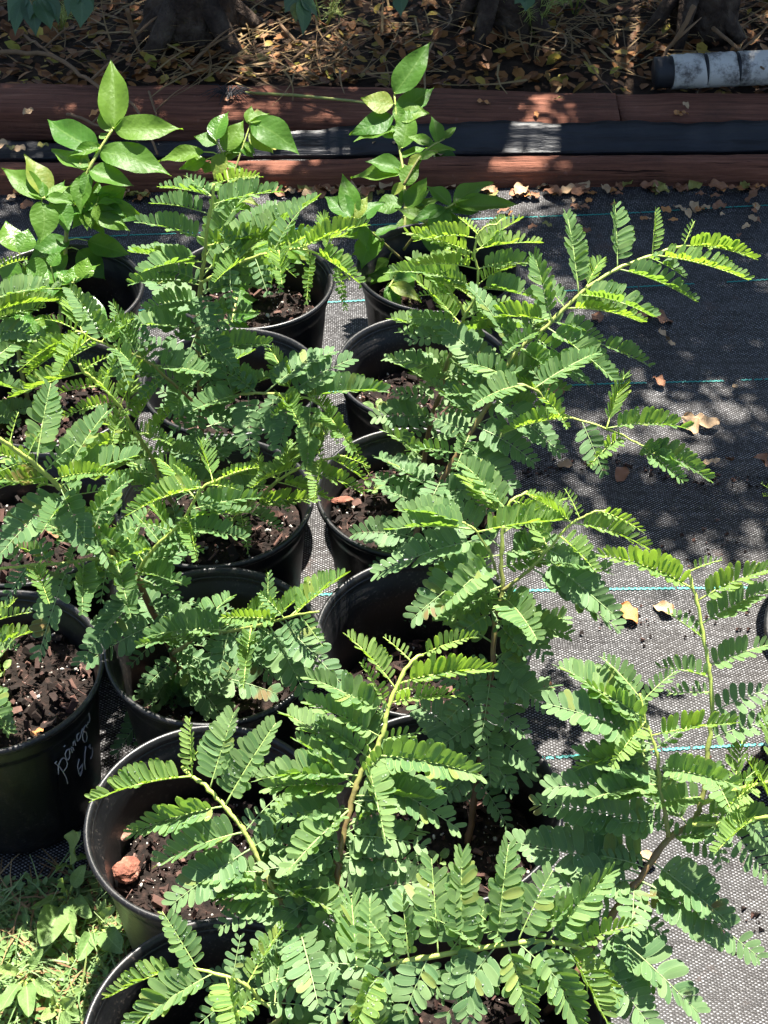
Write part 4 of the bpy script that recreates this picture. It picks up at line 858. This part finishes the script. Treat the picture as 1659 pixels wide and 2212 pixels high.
def sprout(k, dx, dy, label, n, sz, seed):
    rr = random.Random(seed); p = potroot(k, dx, dy); e = empty('small_weed', p); tag(e, label, 'weed', 'tiny weeds in the pots')
    for i in range(n):
        a = i*2.4+rr.random(); h = Vector((cos(a), sin(a), 0)); b = h*.004+Vector((0, 0, .012)); t = b+h*sz*rr.uniform(.7, 1.2)+Vector((0, 0, .006))
        m = MB(); m.tube([Vector(), b*.6, b], .0006, 4, [.8]*3); st = link('stalk', m.mesh('stalk', STEM), e)
        lo = link('leaf', WEEDM[rr.randrange(4)], e); lo.matrix_basis = pose(b, t, (t-b).length*1.1, rr)
sprout('H', -.03, -.01, 'tiny crinkled weed on the soil of the handwritten pot, at left', 4, .016, 1); sprout('H', .0, .03, 'tiny sprout farther back in the handwritten pot', 3, .010, 2)
sprout('D', -.07, .0, 'clover-like weed with pale leaves on perlite soil', 6, .018, 3); sprout('B', -.055, .05, 'bright little weed tuft at the back of the bark-topped soil', 7, .012, 4)
sprout('B', -.01, .035, 'tiny succulent-like weed by the stem in the bark-topped pot', 9, .012, 5); sprout('O', .0, -.02, 'tiny pale sprout in front of the stem, lower centre pot', 4, .01, 6); sprout('B', .03, -.06, 'thin seedling weed near the front rim of the bark-topped pot', 5, .009, 7)
# soil crumbs along an arc on the cloth, spilled from a pot
m = MB(); rr = random.Random(5)
for i in range(520):
    if i < 260: a = rr.uniform(0, 1); px = 1130+540*a; py = 1022-26*sin(pi*min(1, a*1.7))+18*max(0, a-.4)*2.2+rr.gauss(0, 9)
    else: px, py = rr.choice(((1330, 1340), (1430, 1350), (1500, 1180), (1600, 1320), (1560, 1990), (1600, 1660))); px += rr.gauss(0, 60); py += rr.gauss(0, 22)
    p = at_z(px, py, .003); q = rr.choice((.0012, .002, .003, .0045))*rr.uniform(.6, 1.2); r3 = lambda: rr.uniform(-.7, .7)
    m.add([p+Vector((q*r3(), q*r3(), q*.9)), p+Vector((q, q*r3(), 0)), p+Vector((-q*.4, q*.9, 0)), p+Vector((-q*.6, -q*.8, 0))], [(0, 1, 2), (0, 2, 3), (0, 3, 1)])
tag(link('soil_crumbs', m.mesh('soil_crumbs', BARK, False)), 'dark soil crumbs spilled on the ground cloth', 'soil crumbs', kind='stuff')

# ---- weeds at the lower left
def weed_plant(px, py, label, specs, seed):
    rr = random.Random(seed); p = at_z(px, py, .004); e = empty('broadleaf_weed', p); tag(e, label, 'weed', 'broadleaf weeds at lower left')
    for (tx, ty, z, w) in specs:
        t = at_z(tx, ty, z); b = p.lerp(t, .28)+Vector((0, 0, .01)); m = MB(); m.tube([Vector(), (b-p)*.5+Vector((0, 0, .004)), b-p], .0014, 5, [.85]*3); link('stalk', m.mesh('stalk', STEM), e)
        lo = link('leaf', WEEDM[rr.randrange(4)], e); L = (t-b).length; M = pose(b, t, L*w*.8, rr); M.translation -= p; lo.matrix_basis = M
weed_plant(155, 1880, 'upright pale weed leaf with toothed edge against the handwritten pot', [(158, 1800, .11, 1.), (185, 1850, .06, .6), (120, 1880, .05, .5)], 1)
weed_plant(150, 1945, 'broad-leaved weed rosette in the shade line below the handwritten pot', [(90, 2035, .05, 1.1), (180, 1870, .06, 1.), (190, 1970, .05, .9), (70, 1960, .04, .5), (130, 1900, .08, .5), (150, 2020, .05, .8)], 2)
weed_plant(215, 2010, 'pale sunlit weed beside the grey side of the lower left pot', [(260, 2050, .05, 1.1), (245, 1960, .06, .8), (170, 2070, .04, .9), (225, 1945, .05, .7)], 3)
weed_plant(60, 2120, 'large weed at the left edge with long pale leaves', [(0, 2180, .05, .7), (90, 2050, .05, .9), (-10, 2090, .05, .8), (60, 2190, .04, .9), (120, 2150, .04, .7)], 4)
weed_plant(130, 2190, 'weed with small round leaves at the bottom left', [(95, 2200, .04, 1.1), (160, 2160, .05, 1.), (150, 2215, .04, 1.), (110, 2150, .05, .9), (185, 2200, .03, .9)], 5)
def scatter_stuff(name, label, cat, n, pos, mat, kind='leaf', size=(.006, .014), seed=3, up=.6):
    rr = random.Random(seed); vs = []; fs = []; uvs = []
    for i in range(n):
        p = pos(rr)
        if p is None: continue
        L = rr.uniform(*size); a = rr.uniform(0, 2*pi); e = rr.uniform(-.1, up); d = Vector((cos(a)*cos(e), sin(a)*cos(e), sin(e))); sd = Vector((-sin(a), cos(a), rr.uniform(-.5, .5))).normalized(); nn = d.cross(sd)
        k = len(vs)
        if kind == 'leaf':
            w = L*rr.uniform(.25, .42); c = rr.uniform(-.15, .25)*L
            pts = [(0, 0, 0), (.3, -.8, .5), (.3, 0, 0), (.3, .8, .5), (.68, -.85, .5), (.68, 0, 0), (.68, .85, .5), (1, 0, 0)]
            for (t, u, q) in pts: vs.append(p+d*L*t+sd*w*u+nn*(q*w*.5+c*t*t)); uvs.append(((u+1)/2, t))
            fs += [tuple(k+j for j in f) for f in ((0, 1, 2), (0, 2, 3), (1, 4, 5, 2), (2, 5, 6, 3), (4, 7, 5), (5, 7, 6))]
        else:
            w = L*rr.uniform(.008, .018)+.0006; b = rr.uniform(-.3, .3)*L
            for t in (0, .35, .7, 1):
                q = p+d*L*t+sd*b*t*t-Vector((0, 0, 1))*L*.25*t*t*(1 if up > .3 else 0); vs += [q-sd*w*(1-.7*t), q+sd*w*(1-.7*t)]; uvs += [(0.3, t), (.7, t)]
            fs += [(k+2*j, k+2*j+1, k+2*j+3, k+2*j+2) for j in range(3)]
    me = bpy.data.meshes.new(name); me.from_pydata(vs, [], fs); me.polygons.foreach_set('use_smooth', [True]*len(fs)); l = me.uv_layers.new(name='UVMap')
    vi = np.empty(len(me.loops), dtype=np.int32); me.loops.foreach_get('vertex_index', vi); l.data.foreach_set('uv', np.array(uvs, dtype=np.float32)[vi].ravel())
    me.materials.append(mat); me.update()
    return tag(link(name, me), label, cat, kind='stuff')
def weedpos(rr):
    for _ in range(20):
        px, py = rr.uniform(-80, 300), 1885+330*rr.random()**.8
        p = at_z(px, py, rr.uniform(.003, .015)); 
        if all(math.hypot(p.x-x, p.y-y) > .112 for x, y in POTS.values()) and py > 1880+(px-250)*-.1: return p
    return None
scatter_stuff('weed_cover', 'low tangle of small green weeds on the ground at lower left', 'weeds', 2600, weedpos, WEEDS, 'leaf', (.005, .015), 3, .7)
scatter_stuff('dry_straw', 'dry straw stalks among the weeds at lower left', 'straw', 620, weedpos, STRAW, 'blade', (.03, .09), 4, .35)
scatter_stuff('grass_blades', 'thin green grass blades among the weeds at lower left', 'grass', 420, weedpos, WEEDS, 'blade', (.03, .08), 6, .9)

# ---- litter, straw and twigs on the bed behind the timbers
def bedpos(rr):
    y = 3.17+1.7*rr.random()**1.2; x = rr.uniform(-.36, .36)*y
    return Vector((x, y, bed_z(x, y)+rr.uniform(0, .02)))
scatter_stuff('leaf_litter', 'brown and yellow fallen leaves covering the shaded bed', 'leaf litter', 5600, bedpos, LITTER, 'leaf', (.018, .044), 7, .5)
def strawpos(rr):
    c = rr.choice(((.35, 3.0), (.75, 3.05), (-.55, 2.95), (-.3, 2.8), (.55, 3.4), (1.3, 3.2), (0., 3.5), (-1., 3.3)))
    x, y = c[0]*.8+rr.gauss(0, .18), max(3.18, c[1]+.42+rr.gauss(0, .12)); return Vector((x, y, bed_z(x, y)+rr.uniform(.01, .04)))
scatter_stuff('dry_grass', 'matted dry grass stems over the leaf litter', 'dry grass', 1100, strawpos, STRAW, 'blade', (.06, .20), 8, .25)
def twig(pts, r, label, zs):
    p3 = [at_z(x, y, z) for (x, y), z in zip(P(pts), zs)]; cv = catmull(p3, 5); o3 = cv[0]
    m = MB(); n = len(cv); m.tube([c-o3+Vector((0, 0, R.gauss(0, .002))) for c in cv], [r*(1-.6*k/n) for k in range(n)], 6)
    k = n//2; m.tube([cv[k]-o3, cv[k]-o3+Vector((.04, .02, .03)), cv[k]-o3+Vector((.07, .06, .035))], [r*.6, r*.5, r*.2], 5)
    o = link('dry_twig', m.mesh('dry_twig', TWIG)); o.location = o3; tag(o, label, 'twig', 'dry twigs')
twig('0,112 100,118 160,150 220,192 290,230 340,330', .006, 'long dry twig slanting down across the left end of the rear timber', (.06, .06, .07, .08, .085, .07))
twig('50,75 95,105 130,130', .005, 'short grey twig lying in the litter at top left', (.05, .05, .04)); twig('275,20 290,80 315,140', .006, 'dry stick leaning on the dark trunk at top left', (.18, .1, .04))
twig('400,160 440,110 520,60', .005, 'thin dry stick pointing up from the litter left of centre', (.05, .08, .12)); twig('490,125 560,140 640,160 700,180', .006, 'curved stick lying along the back of the rear timber', (.05, .06, .06, .06))
twig('600,45 640,90 700,104 735,102', .005, 'bent pale stick at the top centre', (.08, .07, .06, .06)); twig('1500,10 1470,70 1440,110 1415,150', .006, 'grey stick leaning over the black end of the pipe', (.2, .14, .09, .07))
twig('145,247 200,265 240,290', .004, 'thin twig sticking out beneath the tall glossy leaf', (.07, .07, .07)); twig('1540,60 1600,110 1650,150', .005, 'thin stick behind the pipe at the right', (.1, .09, .1))
twig('322,200 335,240 338,255', .003, 'tiny curled twig on the rear timber', (.066, .067, .066))
# ---- roots tuft lying on the rear timber
m = MB(); rr = random.Random(12); c0 = at_z(495, 208, .068)
for i in range(70):
    a = rr.uniform(0, 6.28); L = rr.uniform(.02, .07); d = Vector((cos(a), sin(a)*.6, rr.uniform(-.1, .35))); m.tube([c0, c0+d*L*.5+Vector((0, 0, .012)), c0+d*L+Vector((0, 0, -.01*rr.random()))], [.0012, .0009, .0004], 4)
tag(link('root_tuft', m.mesh('root_tuft', RUBBER)), 'black tuft of dry roots on top of the rear timber', 'roots')
m = MB(); c0 = at_z(530, 200, .07); m.tube([c0, at_z(640, 206, .075), at_z(760, 218, .09), at_z(850, 232, .12)], [.003, .0035, .003, .002], 6, [.6]*4)
tag(link('pulled_weed_stem', m.mesh('pulled_weed_stem', STEM)), 'long green stem of a pulled weed lying along the rear timber', 'weed stem')
# ---- fern-like tufts
for i, (px, py, n, lab) in enumerate(((1150, 78, 90, 'feathery green tuft in the litter right of centre'), (700, 70, 70, 'thin feathery green plant left of the centre trunk'), (1240, 40, 60, 'feathery green tuft at the top, right of the centre trunk'), (130, 75, 50, 'grassy green tuft at the top left'))):
    p0 = at_z(px, py, .04); rr = random.Random(200+i); e = empty('asparagus_fern', p0); tag(e, lab, 'fern', 'feathery tufts in the bed')
    for k in range(7):
        a = rr.uniform(0, 6.28); top_ = Vector((cos(a)*.08, sin(a)*.06, rr.uniform(.06, .14))); m = MB(); m.tube([Vector(), top_*.55+Vector((0, 0, .03)), top_], [.0016, .0012, .0005], 4, [.75]*3)
        for q in range(n//2):
            t = rr.uniform(.25, 1); b = top_*t+Vector((0, 0, .03*sin(pi*t))); d = Vector((rr.gauss(0, 1), rr.gauss(0, 1), rr.gauss(.2, .7))).normalized()*rr.uniform(.012, .028); m.tube([b, b+d], [.0008, .0003], 3, [.72, .72], False)
        link('frond', m.mesh('frond', STEM), e)
# ---- pipe
def pipe():
    a = at_z(1402, 158, .075); b = at_z(1760, 140, .085); d = (b-a).normalized(); L = (b-a).length; r = .0375; rr = random.Random(3)
    e = empty('drain_pipe', a); tag(e, 'weathered white pipe with black end lying behind the rear timber at upper right', 'pipe')
    def seg(t0, t1, r0, mat, nm, rings=10):
        m = MB(); n = rings; m.tube([d*(t0+(t1-t0)*k/n)+Vector((0, 0, .003*noise.noise((k*.7, 0, 2)))) for k in range(n+1)], [r0*(1+.02*noise.noise((k*1.3, 5, 0))) for k in range(n+1)], 24)
        return link(nm, m.mesh(nm, mat), e)
    seg(.012, .062, .034, RUBBER, 'end_cap')
    cuts = [.048, .124, .195, L]
    for t0, t1 in zip(cuts, cuts[1:]): seg(t0+.002, t1-.002, r, PIPE, 'pipe_section')
    for t in cuts[1:-1]: seg(t-.004, t+.004, r*.965, RUBBER, 'joint', 3)
pipe()
# ---- shade trees: trunks rise out of the top of the view, crowns overhang it
def crown_edge(x): return 1.72+.74*max(0, min(1, (.16-x)/.3))+.05*sin(x*6.1)
def make_trees():
    rr = random.Random(77)
    specs = [(at_z(430, 95, .04), .075, 'dark gnarled tree trunk at upper left of centre'), (at_z(1075, 66, .04), .06, 'dark tree trunk at top centre right'), (at_z(1490, 70, .04), .055, 'rough tree trunk behind the pipe at upper right'), (at_z(-700, 60, .05), .08, 'shade tree standing left of the view')]
    roots = []
    for p, r, lab in specs:
        e = empty('shade_tree', p); tag(e, lab, 'tree', 'shade trees in the bed'); top_ = Vector((rr.uniform(-.15, .15), -.25, 2.0))
        n = 26; pts = []; rad = []
        for k in range(n+1):
            t = k/n; pts.append(top_*t+Vector((.05*sin(5*t+p.x), .04*cos(4*t), -.05 if k == 0 else 0))); rad.append(r*(1.5-.5*min(1, t*8))*(1-.5*t)*(1+.10*sin(k*1.7)))
        m = MB(); m.tube(pts, rad, 14)
        for k in range(5):
            a = k*1.26+rr.random(); d = Vector((cos(a), sin(a), 0)); m.tube([d*r*.6+Vector((0, 0, .12)), d*r*1.6+Vector((0, 0, .03)), d*r*2.8+Vector((0, 0, -.04))], [r*.4, r*.3, r*.12], 7)
        me = m.mesh('trunk', TRUNK)
        for v in me.vertices: v.co += Vector((1, 1, 0))*.02*noise.noise(v.co*14+p)
        link('trunk', me, e); roots.append((e, p, top_, []))
    # clusters of leaves: positioned over the bed and overhanging the path
    cl = []
    tries = 0
    while len(cl) < 780 and tries < 40000:
        tries += 1
        gx, gy = rr.uniform(-2.0, 2.2), rr.uniform(1.7, 5.2)
        if gy < crown_edge(gx)+rr.gauss(0, .05): continue
        z = rr.uniform(1.75, 3.0); c = Vector((gx, gy, 0))+SUN*(z/SUN.z)
        if noise.noise((gx*7.5, gy*7.5, 4)) < (.04 if gy < 2.9 else -.08): continue
        cl.append(c)
    for i in range(170):        # unseen hedge foliage behind the bed, added to block sky reflected in the cloth
        cl.append(Vector((rr.uniform(-3.2, 3.2), rr.uniform(4.7, 6.2), rr.uniform(.5, 2.2))))
    for c in cl:
        e, p, top_, L = min(roots, key=lambda q: ((q[1]+q[2])-c).length); L.append(c)
    for e, p, top_, L in roots:
        br = MB(); vs = []; fs = []; uvs = []
        for c in L:
            l = c-p; mid = top_.lerp(l, .5)+Vector((0, 0, .15)); br.tube([top_*.96, mid, l], [.007, .004, .002], 5)
            for q in range(72):
                o = Vector((rr.gauss(0, .06), rr.gauss(0, .06), rr.gauss(0, .06))); b = l+o; s = rr.uniform(.04, .065)
                d = Vector((rr.gauss(0, 1), rr.gauss(0, 1), rr.gauss(-.3, .6))).normalized(); sd = d.cross(Vector((rr.gauss(0, .4), rr.gauss(0, .4), 1))).normalized(); k = len(vs)
                vs += [b, b+d*s*.45-sd*s*.28, b+d*s, b+d*s*.45+sd*s*.28]; uvs += [(.5, 0), (0, .5), (.5, 1), (1, .5)]; fs.append((k, k+1, k+2, k+3))
        if not L: continue
        link('limbs', br.mesh('limbs', TRUNK), e)
        me = bpy.data.meshes.new('crown'); me.from_pydata(vs, [], fs); l = me.uv_layers.new(name='UVMap')
        vi = np.empty(len(me.loops), dtype=np.int32); me.loops.foreach_get('vertex_index', vi); l.data.foreach_set('uv', np.array(uvs, dtype=np.float32)[vi].ravel())
        me.materials.append(CROWN); me.update(); link('crown', me, e)
make_trees()
